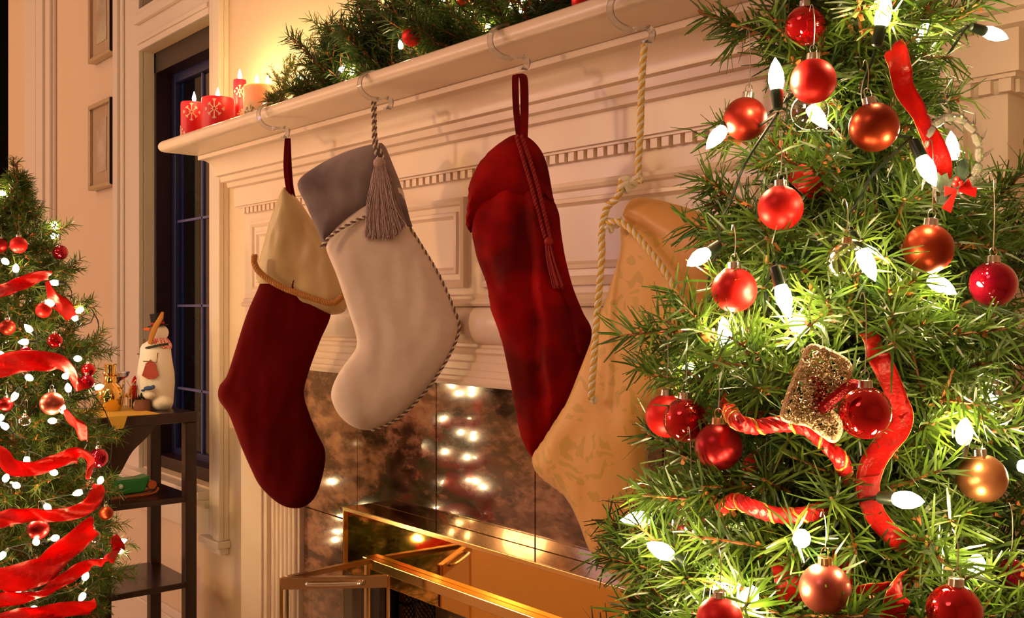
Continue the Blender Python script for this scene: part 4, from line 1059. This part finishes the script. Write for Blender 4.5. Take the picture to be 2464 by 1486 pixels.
for (x, y) in cells[:330]:
    r_ = rs2.uniform(4, 10); dd = rs2.uniform(-.005, .006); red = (x - 1950) * .8 + (945 - y) > -40 and (x - 1950) * .8 + (945 - y) < 45 and x > 1955 and 900 < y < 990
    pts = [gp(x + r_ * math.cos(a), y + r_ * .8 * math.sin(a), dd + .003 * math.sin(a + x)) for a in np.linspace(0, 5.2, 8)]
    (m2 if red else m).tube(pts, .00055, 4, cap=False)
m.build('glitter_wire', GLITTER, gs); 
m2.tube(crom([gp(1965, 985, .004), gp(2000, 955, .005), (gp(2040, 925, .004)), gp(2055, 925, .004)], 5), .004, 7)
m2.build('red_band', REDGLIT, gs)
m = MB()
for k in range(260):
    x, y = cells[-1 - k]; m.ball(gp(x, y, rs2.uniform(.002, .008)), .0007, 5, 3)
tag(m.build('sequins', GLITTER, gs), kind='stuff')

# crystal wreath ornament
wc = onT(2290, 372, .80); cw = thing('crystal_wreath', wc, 'clear crystal bead ring ornament hanging at the upper right', 'ornament')
m = MB(); Rw = 78 / F * .80; nb_ = 15
for k in range(nb_):
    a = 2 * math.pi * k / nb_; c = wc + (RIGHT * math.cos(a) * .85 + UP * math.sin(a) * 1.15) * Rw; tdir = (-RIGHT * math.sin(a) + UP * math.cos(a))
    m.lathe([(.0003, -.0062), (.0030, -.0045), (.0036, 0), (.0030, .0045), (.0003, .0062)], c, tdir, 8)
    m.lathe([(.0003, -.005), (.0014, 0), (.0003, .008)], c + (RIGHT * math.cos(a) + UP * math.sin(a)) * .005, (RIGHT * math.cos(a + .7) + UP * math.sin(a + .7)), 6)
m.build('crystal_ring', CRYSTAL, cw, smooth=False)
MB().tube([wc + UP * Rw * 1.15, wc + UP * (Rw * 1.15 + .02) - RIGHT * .006, wc + UP * (Rw * 1.15 + .03)], .0004, 4).build('hook_wire', WIRE, cw)
# holly sprig
hc = onT(2300, 445, .775); hs = thing('holly_sprig', hc, 'small artificial holly sprig with berries and red bow under the wreath', 'ornament')
HOLLY = mat('dark_holly_leaf', (0.005, 0.010, 0.007), 0.45, col2=(.03, .045, .03), nscale=60)
def holly(c, d, L_):
    sd = d.cross(VIEW).normalized(); pts = []
    prof = [(0, .0), (.15, .28), (.3, .18), (.45, .36), (.6, .2), (.75, .28), (1, 0)]
    up_ = [c + d * (a * L_) + sd * (b * L_) - VIEW * (b * .25 * L_) for a, b in prof]; dn = [c + d * (a * L_) - sd * (b * L_) - VIEW * (b * .25 * L_) for a, b in prof[1:-1]][::-1]
    mid = [c + d * (a * L_) for a, b in prof]
    return MB().prism(up_ + dn, VIEW * .0006)
for (dx, dz, L_, x, y) in ((-1, .35, .022, 2298, 450), (.25, 1, .019, 2305, 438), (-.6, -.5, .015, 2290, 460)):
    holly(onT(x, y, .775), (RIGHT * dx + UP * dz).normalized(), L_).build('leaf', HOLLY, hs)
for (x, y) in ((2303, 432), (2311, 440), (2298, 443)):
    MB().ball(onT(x, y, .769), .0024, 10, 8).build('berry', RED_MATTE, hs)
bw = MB()
for (x, y, dx, dz, L_) in ((2302, 458, -1, -.05, .009), (2308, 456, 1, .5, .010), (2308, 458, 1, -.1, .013), (2300, 460, -.5, -1, .016)):
    c = onT(x, y, .771); d = (RIGHT * dx + UP * dz).normalized(); s_ = d.cross(VIEW).normalized()
    bw.prism([c - s_ * .001, c + d * L_ - s_ * .004, c + d * L_ * 1.02 + s_ * .004, c + s_ * .001], VIEW * .0006)
bw.build('bow', RED_MATTE, hs, smooth=False)

# ------------------------------------------------------------------ second tree (left)
LT = 2.335; lc = ray(40, 738) * LT; LX, LY = lc.x, lc.y
t2 = thing('christmas_tree', (LX, LY, 0), 'decorated pine tree with red ribbon bands standing at the far left', 'tree')
MB().tube([(LX, LY, .02), (LX, LY, .8), (LX, LY, H + .33)], [.014, .01, .003], 8).build('trunk', STEM, t2)
m = MB()
for k in range(4):
    a = k * math.pi / 2 + .4; m.tube([(LX, LY, .12), (LX + .09 * math.cos(a), LY + .09 * math.sin(a), .06), (LX + .17 * math.cos(a), LY + .17 * math.sin(a), .01)], .008, 6)
m.build('stand', IRON, t2)
envx = [365, 450, 550, 650, 750, 850, 1000, 1150, 1300, 1486, 1900]; envy = [3, 16, 74, 112, 150, 185, 205, 215, 240, 255, 290]
def LR(py): return float(np.interp(py, envx, envy)) * LT / F
rs = np.random.default_rng(23)
branch(t2, (LX, LY, H + .18), onT(32, 376, LT), rs, .017, .0015, 1100, twigs=7, stem_r=.002, start=.05, tw=.25)
branch(t2, (LX, LY, H + .12), onT(25, 440, LT - .05), rs, .02, .0016, 1000, twigs=5, stem_r=.002, start=.05, tw=.3)
py = 430.0; k = 0
while py < 1850:
    a = k * 2.39996 + rs.uniform(-.3, .3); k += 1
    z = H + (CY - py) / F * LT; R = LR(py) * rs.uniform(.72, 1.02); d = Vector((math.cos(a), math.sin(a), 0))
    low = py > 1560
    tip = Vector((LX, LY, z)) + d * R
    root = Vector((LX, LY, z - R * rs.uniform(.1, .35)))
    branch(t2, root, tip, rs, .026, .0017 if not low else .003, 750 if not low else 250, stem_r=.002, twigs=6 if not low else 4, start=.2, nmat=NEEDLE)
    py += 4.6 if not low else 12
for (x, y) in ((150, 545), (175, 640), (235, 845), (240, 830), (262, 1040), (300, 1385), (285, 1260), (270, 1160), (200, 730)):
    tip = onT(x, y, LT - .02); branch(t2, (LX, LY, tip.z - .04), tip, rs, .026, .0017, 900, stem_r=.002, twigs=5, start=.4)
def LS(px, py, f=.97):
    R = LR(py); dx = (px - 40) / F * LT; return LT - f * math.sqrt(max(0, R * R - dx * dx)) - .015
def BL(px, py, dia, material, label, **kw):
    t = LS(px, py); return bauble(onT(px, py, t), dia / 2 / F * t, material, label, n=20, wire=kw.pop('wire', .02), **kw)
BL(45, 589, 40, RED_MATTE, 'matte red bauble near the top of the left tree')
BL(145, 607, 36, CRIM_GLOSS, 'glossy crimson bauble dangling off the left tree tip branch', wire=.03)
BL(2, 590, 34, DEEPRED, 'dark red bauble cut by left edge near the tree top')
BL(105, 746, 37, RED_MATTE, 'matte red bauble between two ribbon bands of left tree')
BL(18, 787, 38, BROWNRED, 'brown red bauble at left edge above the wide ribbon')
BL(132, 819, 36, RED_GLOSS, 'glossy red bauble just above the wide ribbon band')
BL(63, 848, 32, CRIM_GLOSS, 'small dark crimson bauble lying on the wide ribbon')
BL(212, 890, 34, RED_GLOSS, 'small glossy red bauble over the ribbon end, upper one')
BL(209, 918, 36, CRIM_GLOSS, 'glossy crimson bauble at ribbon end beside the gold figure')
BL(125, 970, 56, ROSE, 'large frosted rose bauble in the middle of left tree')
BL(14, 972, 34, DEEPRED, 'dark red bauble at left edge under the wide ribbon')
BL(236, 1101, 48, CRIM_GLOSS, 'large crimson bauble at the right side of left tree')
BL(92, 1272, 50, DEEPRED, 'dark red bauble above a lit bulb, low on left tree')
BL(255, 1234, 34, COPPER, 'copper bauble at the right edge under the green toy')
BL(60, 1012, 30, CLEAR, 'clear glass bauble on the left tree beside the frosted ball')
BL(225, 1290, 34, CLEAR, 'clear glass bauble near the lowest ribbon loops')
BL(30, 1395, 30, CLEAR, 'clear glass bauble at the lower left edge of tree')
lb_ = [(12, 467), (132, 548), (8, 625), (38, 652), (140, 680), (128, 732), (183, 770), (198, 742), (75, 797), (8, 860), (182, 862), (66, 822), (160, 905), (65, 905), (40, 945), (132, 1012), (6, 1000), (150, 975),
       (65, 1100), (125, 1135), (190, 1085), (35, 1165), (110, 1215), (197, 1182), (70, 1232), (85, 1300), (240, 1355), (50, 1420), (80, 1462), (202, 1428), (203, 1392), (215, 1280), (127, 1295), (12, 1155), (18, 1030),
       (165, 940), (240, 1160), (10, 1330)]
ls2 = thing('string_lights', (LX, LY, .9), 'lit warm mini string lights wound through the left pine tree', 'lights')
items = []
for (x, y) in lb_:
    t = LS(x, y) - .005; items.append((onT(x, y, t), RIGHT * rs.normal(0, .6) - VIEW * .5 + UP * rs.normal(.1, .6)))
for k in range(26):   # bulbs round the back, seen mirrored in the marble
    a = rs.uniform(0, 2 * math.pi); py = rs.uniform(520, 1500); R = LR(py) * .95
    d = Vector((math.cos(a), math.sin(a), 0))
    if d.dot(VIEW) < 0: d = -d
    items.append((Vector((LX, LY, H + (CY - py) / F * LT)) + d * R, d + UP * .3))
bulb_set(ls2, items, LBULB, .0066, .020, rs)
def RL(lst, w, label, twist=(0,), f=1.06, off=-.01, **kw):
    P = [onT(x, y, LS(x, y, f) + off) for (x, y) in lst]
    return ribbon(P, w * .84, label, twist=twist, group=None, ripple=.42, wire=False, **kw)
RL([(-40, 712), (0, 700), (50, 682), (95, 664), (118, 660)], .034, 'uppermost red ribbon band on the left tree', (10, -10, 10, 40))
RL([(112, 680), (130, 712), (155, 740), (178, 765)], .036, 'sheer red ribbon slanting down the right side, below the top band', (30, 10, 40))
RL([(-50, 890), (0, 880), (45, 870), (95, 868), (145, 875), (180, 900), (195, 935)], .050, 'widest red ribbon band with folded right end', (0, 15, -10, 10, 30), waves=4)
RL([(-40, 1050), (-5, 1085), (25, 1118), (75, 1128), (130, 1112), (185, 1092), (215, 1110), (212, 1150)], .038, 'red ribbon band sagging across the middle of the left tree', (10, 30, 0, -10, 30, 50))
RL([(-40, 1265), (0, 1250), (60, 1238), (120, 1240), (180, 1232), (222, 1208), (240, 1170)], .034, 'red ribbon band with ruffle under the crimson bauble', (0, 20, -15, 10, 40))
RL([(-40, 1392), (0, 1390), (60, 1385), (105, 1370), (140, 1335), (185, 1300), (222, 1265)], .058, 'broad red ribbon rising to the right, low on left tree', (0, 10, 20, 0, 30), waves=3)
RL([(-40, 1450), (20, 1440), (90, 1430), (150, 1395), (210, 1360), (262, 1345), (285, 1320), (272, 1292)], .030, 'narrow red ribbon ending in a loop at the right', (0, 20, 10, 40, 60))
RL([(-40, 1500), (40, 1492), (120, 1475), (180, 1462), (222, 1458)], .046, 'red ribbon band cut by the bottom edge', (0, 10, -10), waves=4)
RL([(150, 985), (180, 1010), (200, 1040), (205, 1060)], .030, 'short sheer red ribbon beside the frosted rose bauble', (20, 40))

# ------------------------------------------------------------------ garland on the mantel
ga = thing('mantel_garland', (-1.6, 1.12, MT), 'green pine garland with lights lying on top of the mantel', 'garland')
MB().tube(crom([(-2.15, 1.13, MT + .02), (-1.8, 1.10, MT + .03), (-1.4, 1.13, MT + .03), (-1.0, 1.11, MT + .03), (-.85, 1.12, MT + .02)], 6), .004, 6).build('garland_core', STEM, ga)
rs = np.random.default_rng(41)
def gtip(px, py, Y, kind=0):
    tip = onY(px, py, Y); tip.y = min(tip.y, YW - .01)
    root = Vector((tip.x + rs.uniform(.03, .09), 1.12, MT + .02))
    if kind: branch(ga, root, tip, rs, .011, .0011, 1100, stem_r=.0011, twigs=14, start=.1, nmat=CEDAR, tw=.42, ang=(25, 50))
    else: branch(ga, root, tip, rs, .029, .0021, 800, stem_r=.002, twigs=6, start=.15, nmat=NEEDLE2)
for (x, y) in ((668, 225), (680, 205), (690, 175), (700, 150), (720, 195), (740, 150), (760, 110), (775, 135), (800, 165), (690, 140)): gtip(x, y, 1.12 + rs.uniform(-.04, .06), 1)
for (x, y) in ((650, 240), (700, 215), (740, 200), (790, 60), (800, 90), (845, 45), (850, 80), (880, 30), (820, 130), (870, 120), (760, 180), (900, 0), (840, 160)): gtip(x, y, 1.10 + rs.uniform(-.05, .08))
for k in range(95):
    x = rs.uniform(-1.98, -1.05); tip = Vector((x, rs.uniform(1.03, 1.205), MT + rs.uniform(.02, .21)))
    if x > -1.4: tip.z = MT + rs.uniform(.02, .18)
    root = Vector((x + rs.uniform(-.08, .08), 1.12, MT + .015))
    branch(ga, root, tip, rs, .030, .0023, 620, stem_r=.0022, twigs=6, start=.1, nmat=NEEDLE2)
gl = thing('string_lights', (-1.6, 1.12, MT + .02), 'warm mini string lights tucked into the mantel garland', 'lights')
items = []
for (x, y, Y) in ((818, 172, 1.06), (845, 178, 1.06), (1068, 3, 1.10), (985, 20, 1.2), (965, 117, 1.07), (1165, 60, 1.18), (1200, 40, 1.2), (1230, 20, 1.2), (1150, 20, 1.21), (1180, 15, 1.16), (900, 60, 1.21), (820, 100, 1.22), (760, 150, 1.22),
                  (1260, 5, 1.2), (1100, 30, 1.2), (720, 190, 1.21), (1290, 10, 1.2), (860, 90, 1.22), (940, -40, 1.2), (1040, -60, 1.2), (1175, 70, 1.1), (1215, 62, 1.12), (1195, 25, 1.15), (1250, 35, 1.18), (1140, 45, 1.2), (1280, -5, 1.16)):
    items.append((onY(x, y, Y), Vector((rs.normal(0, .5), rs.normal(0, .4), .6))))
bulb_set(gl, items, GBULB, .0048, .016, rs, droop=.0)
bauble(onY(990, 88, 1.05), .018, RED_MATTE, 'red bauble nestled in the middle of the mantel garland', n=20, wire=.01)
bauble(onY(1400, 2, 1.05), .016, RED_MATTE, 'red bauble on the mantel at the top edge', n=20, wire=.01)
bauble(onY(1115, 0, 1.08), .012, COPPER, 'small copper bauble at the top of the mantel garland', n=20, wire=.01)

# ------------------------------------------------------------------ étagère with figures
TBX0, TBX1, TBY0, TBY1 = -2.985, -2.70, .868, 1.125; TZ = H - .286
ta = thing('shelf_stand', ((TBX0 + TBX1) / 2, 1.0, 0), 'dark mahogany three tier shelf stand in front of the window', 'shelf')
MB().box(TBX0 - .01, TBX1 + .01, TBY0 - .01, TBY1 + .0, TZ - .028, TZ).build('top', DARKWOOD, ta, smooth=False, bevel=.003)
for z in (onX(437, 1195, TBX1).z, onX(437, 1402, TBX1).z):
    MB().box(TBX0, TBX1, TBY0, TBY1 - .002, z - .016, z).build('shelf', DARKWOOD, ta, smooth=False, bevel=.002)
sh2 = onX(437, 1195, TBX1).z
for x in (TBX0 + .013, TBX1 - .013):
    for y in (TBY0 + .014, TBY1 - .014):
        MB().box(x - .016, x + .016, y - .016, y + .016, 0, TZ - .028).build('leg', DARKWOOD, ta, smooth=False, bevel=.003)
def bracket(x):
    pts = [(TBY0 + .03, TZ - .028), (TBY0 + .15, TZ - .028)] + [(TBY0 + .03 + .12 * math.cos(a) ** 1.0 * (1 - .35 * math.sin(2 * a)), TZ - .028 - .15 * math.sin(a) * (1 - .35 * math.sin(2 * a))) for a in np.linspace(.1, math.pi / 2, 10)]
    MB().prism([(x, y, z) for y, z in pts], (.014, 0, 0)).build('bracket', DARKWOOD, ta, smooth=False)
bracket(TBX1 - .02); bracket(TBX0 + .004)
# table runner
RUN = mat('gold_runner', (0.72, 0.42, 0.06), .55)
m = MB().box(-2.93, TBX1 + .011, .875, 1.02, TZ, TZ + .002).prism([(TBX1 + .0105, .885, TZ + .002), (TBX1 + .0105, .935, TZ + .002), (TBX1 + .0105, .925, TZ - .03), (TBX1 + .0105, .90, TZ - .034)], (.0015, 0, 0))
tag(m.build('table_runner', RUN, smooth=False), 'gold cloth runner hanging over the edge of the shelf stand', 'cloth')
# tall snowman figure
sx, sy = -2.845, 1.068; S0 = Vector((sx, sy, TZ))
SNOW = mat('chalky_white_figure', (0.88, 0.82, 0.74), .8, bump=.4, bscale=120)
sm = thing('snowman_figure', S0, 'tall white snowman figure with black top hat and broom', 'figurine')
u_ = 2.87 / F
def sp(x, y, d=0): return onP(x, y, S0, -VIEW) - VIEW * d * 1.28
m = MB(); cx_ = 380
prof = [(990, .001), (988, 36), (972, 41), (950, 42), (925, 44), (900, 43), (875, 39), (855, 36), (840, 35), (832, 31), (825, 20), (820, .001)]
m.lathe([(r * u_, (986 - y) * u_) for y, r in prof], S0, n=28)
m.ball(sp(401, 966, .03), 25 * u_, sz=.75); m.ball(sp(350, 970, .03), 17 * u_, sz=.8)
m.build('body', SNOW, sm)
MB().ball(sp(384, 800), 21 * u_, sz=.95).build('head', SNOW, sm)
m = MB(); m.lathe([(.001, 0), (5 * u_, .001), (3.6 * u_, 10 * u_), (.001, 17 * u_)], sp(366, 791, .01), -RIGHT - VIEW * .2, 10); m.build('carrot_nose', mat('orange_nose', (.75, .12, .03), .5), sm)
ax = (UP - RIGHT * .12).normalized(); m = MB(); m.lathe([(24 * u_, 0), (24 * u_, 2 * u_), (15 * u_, 3 * u_), (16 * u_, 30 * u_), (.001, 31 * u_)], sp(380, 784), ax, 20); m.build('top_hat', IRON, sm)
m = MB(); m.lathe([(15.8 * u_, 3 * u_), (16.3 * u_, 4 * u_), (16.3 * u_, 8 * u_), (15.8 * u_, 9 * u_)], sp(380, 784), ax, 20); m.build('hat_band', REDTH, sm)
m = MB(); m.tube([sp(373, 826, .03), sp(378, 808, .034), sp(388, 785, .036), sp(399, 762, .03), sp(403, 750, .03)], [5 * u_, 7 * u_, 7 * u_, 6 * u_, 3 * u_], 8, flat=.6)
m.build('broom', mat('ochre_broom', (.48, .20, .03), .7), sm)
def checks():
    mt = bpy.data.materials.new('red_check'); mt.use_nodes = True; b = mt.node_tree.nodes['Principled BSDF']; c = mt.node_tree.nodes.new('ShaderNodeTexChecker'); c.inputs['Scale'].default_value = 220
    c.inputs[1].default_value = (.65, .03, .03, 1); c.inputs[2].default_value = (.85, .75, .65, 1)
    tcn = mt.node_tree.nodes.new('ShaderNodeTexCoord'); mt.node_tree.links.new(tcn.outputs['Object'], c.inputs['Vector']); mt.node_tree.links.new(c.outputs[0], b.inputs[0]); return mt
m = MB(); m.lathe([(30 * u_, -6 * u_), (31 * u_, 0), (28 * u_, 9 * u_), (22 * u_, 17 * u_), (18 * u_, 20 * u_)], sp(382, 832), UP, 24); m.build('scarf', checks(), sm)
m = MB(); m.tube([sp(352, 838, .02), sp(372, 834, .034), sp(395, 829, .034), sp(412, 826, .02)], 3 * u_, 6); m.build('green_trim', HOLLY, sm)
m = MB(); m.tube([sp(330, 851), sp(352, 852)], 1.4 * u_, 5); m.tube([sp(347, 815), sp(352, 845)], 1.6 * u_, 5); m.tube([sp(332, 980, .03), sp(350, 870, .02)], 1.3 * u_, 5)
m.build('stick_arm', STEM, sm)
m = MB(); m.prism([sp(x, y, .045) for x, y in ((379, 862), (385, 868), (390, 872), (398, 900), (388, 908), (374, 908), (359, 900), (368, 872), (373, 868))], VIEW * .004); m.build('dress', mat('brick_red_glaze', (.38, .05, .03), .6, bump=.4, bscale=400), sm)
m = MB(); m.tube([sp(362, 866, .044), sp(379, 867, .046), sp(394, 869, .044), sp(396, 846, .042)], 1.2 * u_, 5); m.build('twig_hanger', STEM, sm)
m = MB(); m.ball(sp(379, 946, .05), 13 * u_, sz=.7); m.ball(sp(379, 932, .05), 9 * u_, sz=.7); m.build('small_snowman', SNOW, sm)
m = MB(); m.ball(sp(378, 929, .053), 11 * u_, sz=.5); m.ball(sp(389, 926, .054), 5 * u_); m.ball(sp(366, 934, .054), 5 * u_, sz=.6); m.build('blue_hat', mat('blue_felt', (.05, .10, .28), .7), sm)
m = MB(); m.lathe([(.001, 0), (20 * u_, 0), (17 * u_, 26 * u_), (.001, 26 * u_)], Vector((sp(363, 988, .05).x, sp(363, 988, .05).y, TZ)), UP, 18); m.build('basket', mat('brown_basket', (.22, .08, .05), .8, bump=.8, bscale=200), sm)
m = MB()
for (x, y) in ((352, 950), (358, 945), (364, 952), (356, 955)): m.lathe([(4 * u_, -5 * u_), (3 * u_, 2 * u_), (.001, 9 * u_)], sp(x, y + 4, .045), UP, 8)
m.build('black_birds', IRON, sm)
# gold snowman-shaped metal figure
gx, gy = -2.845, .943; G0 = Vector((gx, gy, TZ + .002)); ug = 2.78 / F
gf = thing('gold_figure', G0, 'shiny gold snowman figure with top hat on the runner', 'figurine')
GOLD = mat('mirror_gold', (0.95, 0.62, 0.18), 0.1, 1.0)
MB().lathe([(r * ug, (983 - y) * ug) for y, r in ((983, .01), (983, 22), (970, 28), (950, 31), (935, 30), (922, 22), (915, 15))], G0, n=28).build('body', GOLD, gf)
MB().lathe([(r * ug, (983 - y) * ug) for y, r in ((916, 14), (908, 15), (900, 13), (896, 17), (894, 17), (893, 11), (878, 13), (872, 15), (870, 13), (870, .01))], G0, n=24).build('hatted_head', GOLD, gf)
def gq(x, y, d=0): return onP(x, y, G0, -VIEW) - VIEW * d
for s_ in (((238, 948), (228, 938), (224, 932)), ((286, 940), (295, 930), (298, 918))):
    MB().tube([gq(*p) for p in s_], 2.2 * ug, 6).build('arm', GOLD, gf)
# silver bowl, gold reindeer, small red figure
bc = Vector((-2.925, .985, TZ + .002)); bo = thing('silver_candle_bowl', bc, 'small silver footed bowl behind the gold figure', 'bowl')
MB().lathe([(.016, 0), (.004, .006), (.004, .065), (.012, .075), (.033, .088), (.035, .098), (.032, .096), (.008, .082), (.001, .08)], bc, n=28).build('bowl', SILVER, bo)
MB().lathe([(.0355, .096), (.037, .099), (.0355, .102)], bc, n=28).build('rim', SILVER, bo)
dc = Vector((-2.885, 1.005, TZ + .002)); dr = thing('reindeer_figure', dc, 'tiny gold reindeer figure between the gold and white snowmen', 'figurine')
m = MB(); m.tube([dc + Vector((-.018, 0, .035)), dc + Vector((0, 0, .036)), dc + Vector((.018, 0, .038))], [.006, .007, .006], 8)
m.tube([dc + Vector((.016, 0, .038)), dc + Vector((.024, 0, .058)), dc + Vector((.033, 0, .056))], [.004, .004, .002], 7); m.build('body', GOLD, dr)
for x in (-.016, .016):
    for y in (-.004, .004): MB().tube([dc + Vector((x, y, 0)), dc + Vector((x, y, .034))], .0015, 5).build('leg', GOLD, dr)
for y in (-1, 1): MB().tube([dc + Vector((.024, 0, .06)), dc + Vector((.02, .006 * y, .07)), dc + Vector((.026, .012 * y, .08))], .001, 5).build('antler', GOLD, dr)
rc_ = Vector((-2.945, 1.045, TZ)); rf = thing('santa_figure', rc_, 'small red and black figure behind the reindeer', 'figurine')
MB().lathe([(.014, 0), (.015, .02), (.012, .024), (.001, .024)], rc_, n=14).build('boots', IRON, rf)
MB().lathe([(.012, .024), (.018, .034), (.016, .052), (.006, .062), (.001, .063)], rc_, n=16).build('coat', RED_MATTE, rf)
MB().ball(rc_ + UP * .066, .009, 12, 8).build('head', mat('painted_skin', (.7, .4, .3), .6), rf)
MB().lathe([(.010, .068), (.007, .078), (.001, .088)], rc_, n=12).build('hat', RED_MATTE, rf)
# green toy on the shelf
g0 = Vector((-2.80, .965, sh2)); gt = thing('toy_sleigh', g0, 'green toy sleigh with orange runners on the middle shelf', 'toy')
GREEN = mat('glossy_toy_green', (0.01, 0.20, 0.04), .35); ORG = mat('orange_toy_wood', (0.55, 0.12, 0.03), .4)
MB().prism([g0 + Vector((-.03, y, z)) for y, z in ((-.06, .012), (.045, .012), (.062, .055), (.035, .05), (-.02, .05), (-.075, .06))], (.06, 0, 0)).build('body', GREEN, gt, smooth=False, bevel=.004)
for x in (-.024, .024): MB().tube(crom([g0 + Vector((x, -.07, .005)), g0 + Vector((x, .0, .004)), g0 + Vector((x, .07, .006)), g0 + Vector((x, .085, .02))], 5), .004, 6).build('runner', ORG, gt)
MB().tube([g0 + Vector((-.03, .066, .03)), g0 + Vector((.03, .066, .03))], .012, 12).build('front_roll', ORG, gt)
MB().ball(g0 + Vector((.032, -.02, .035)), .006, 10, 8).build('white_stud', SNOW, gt)
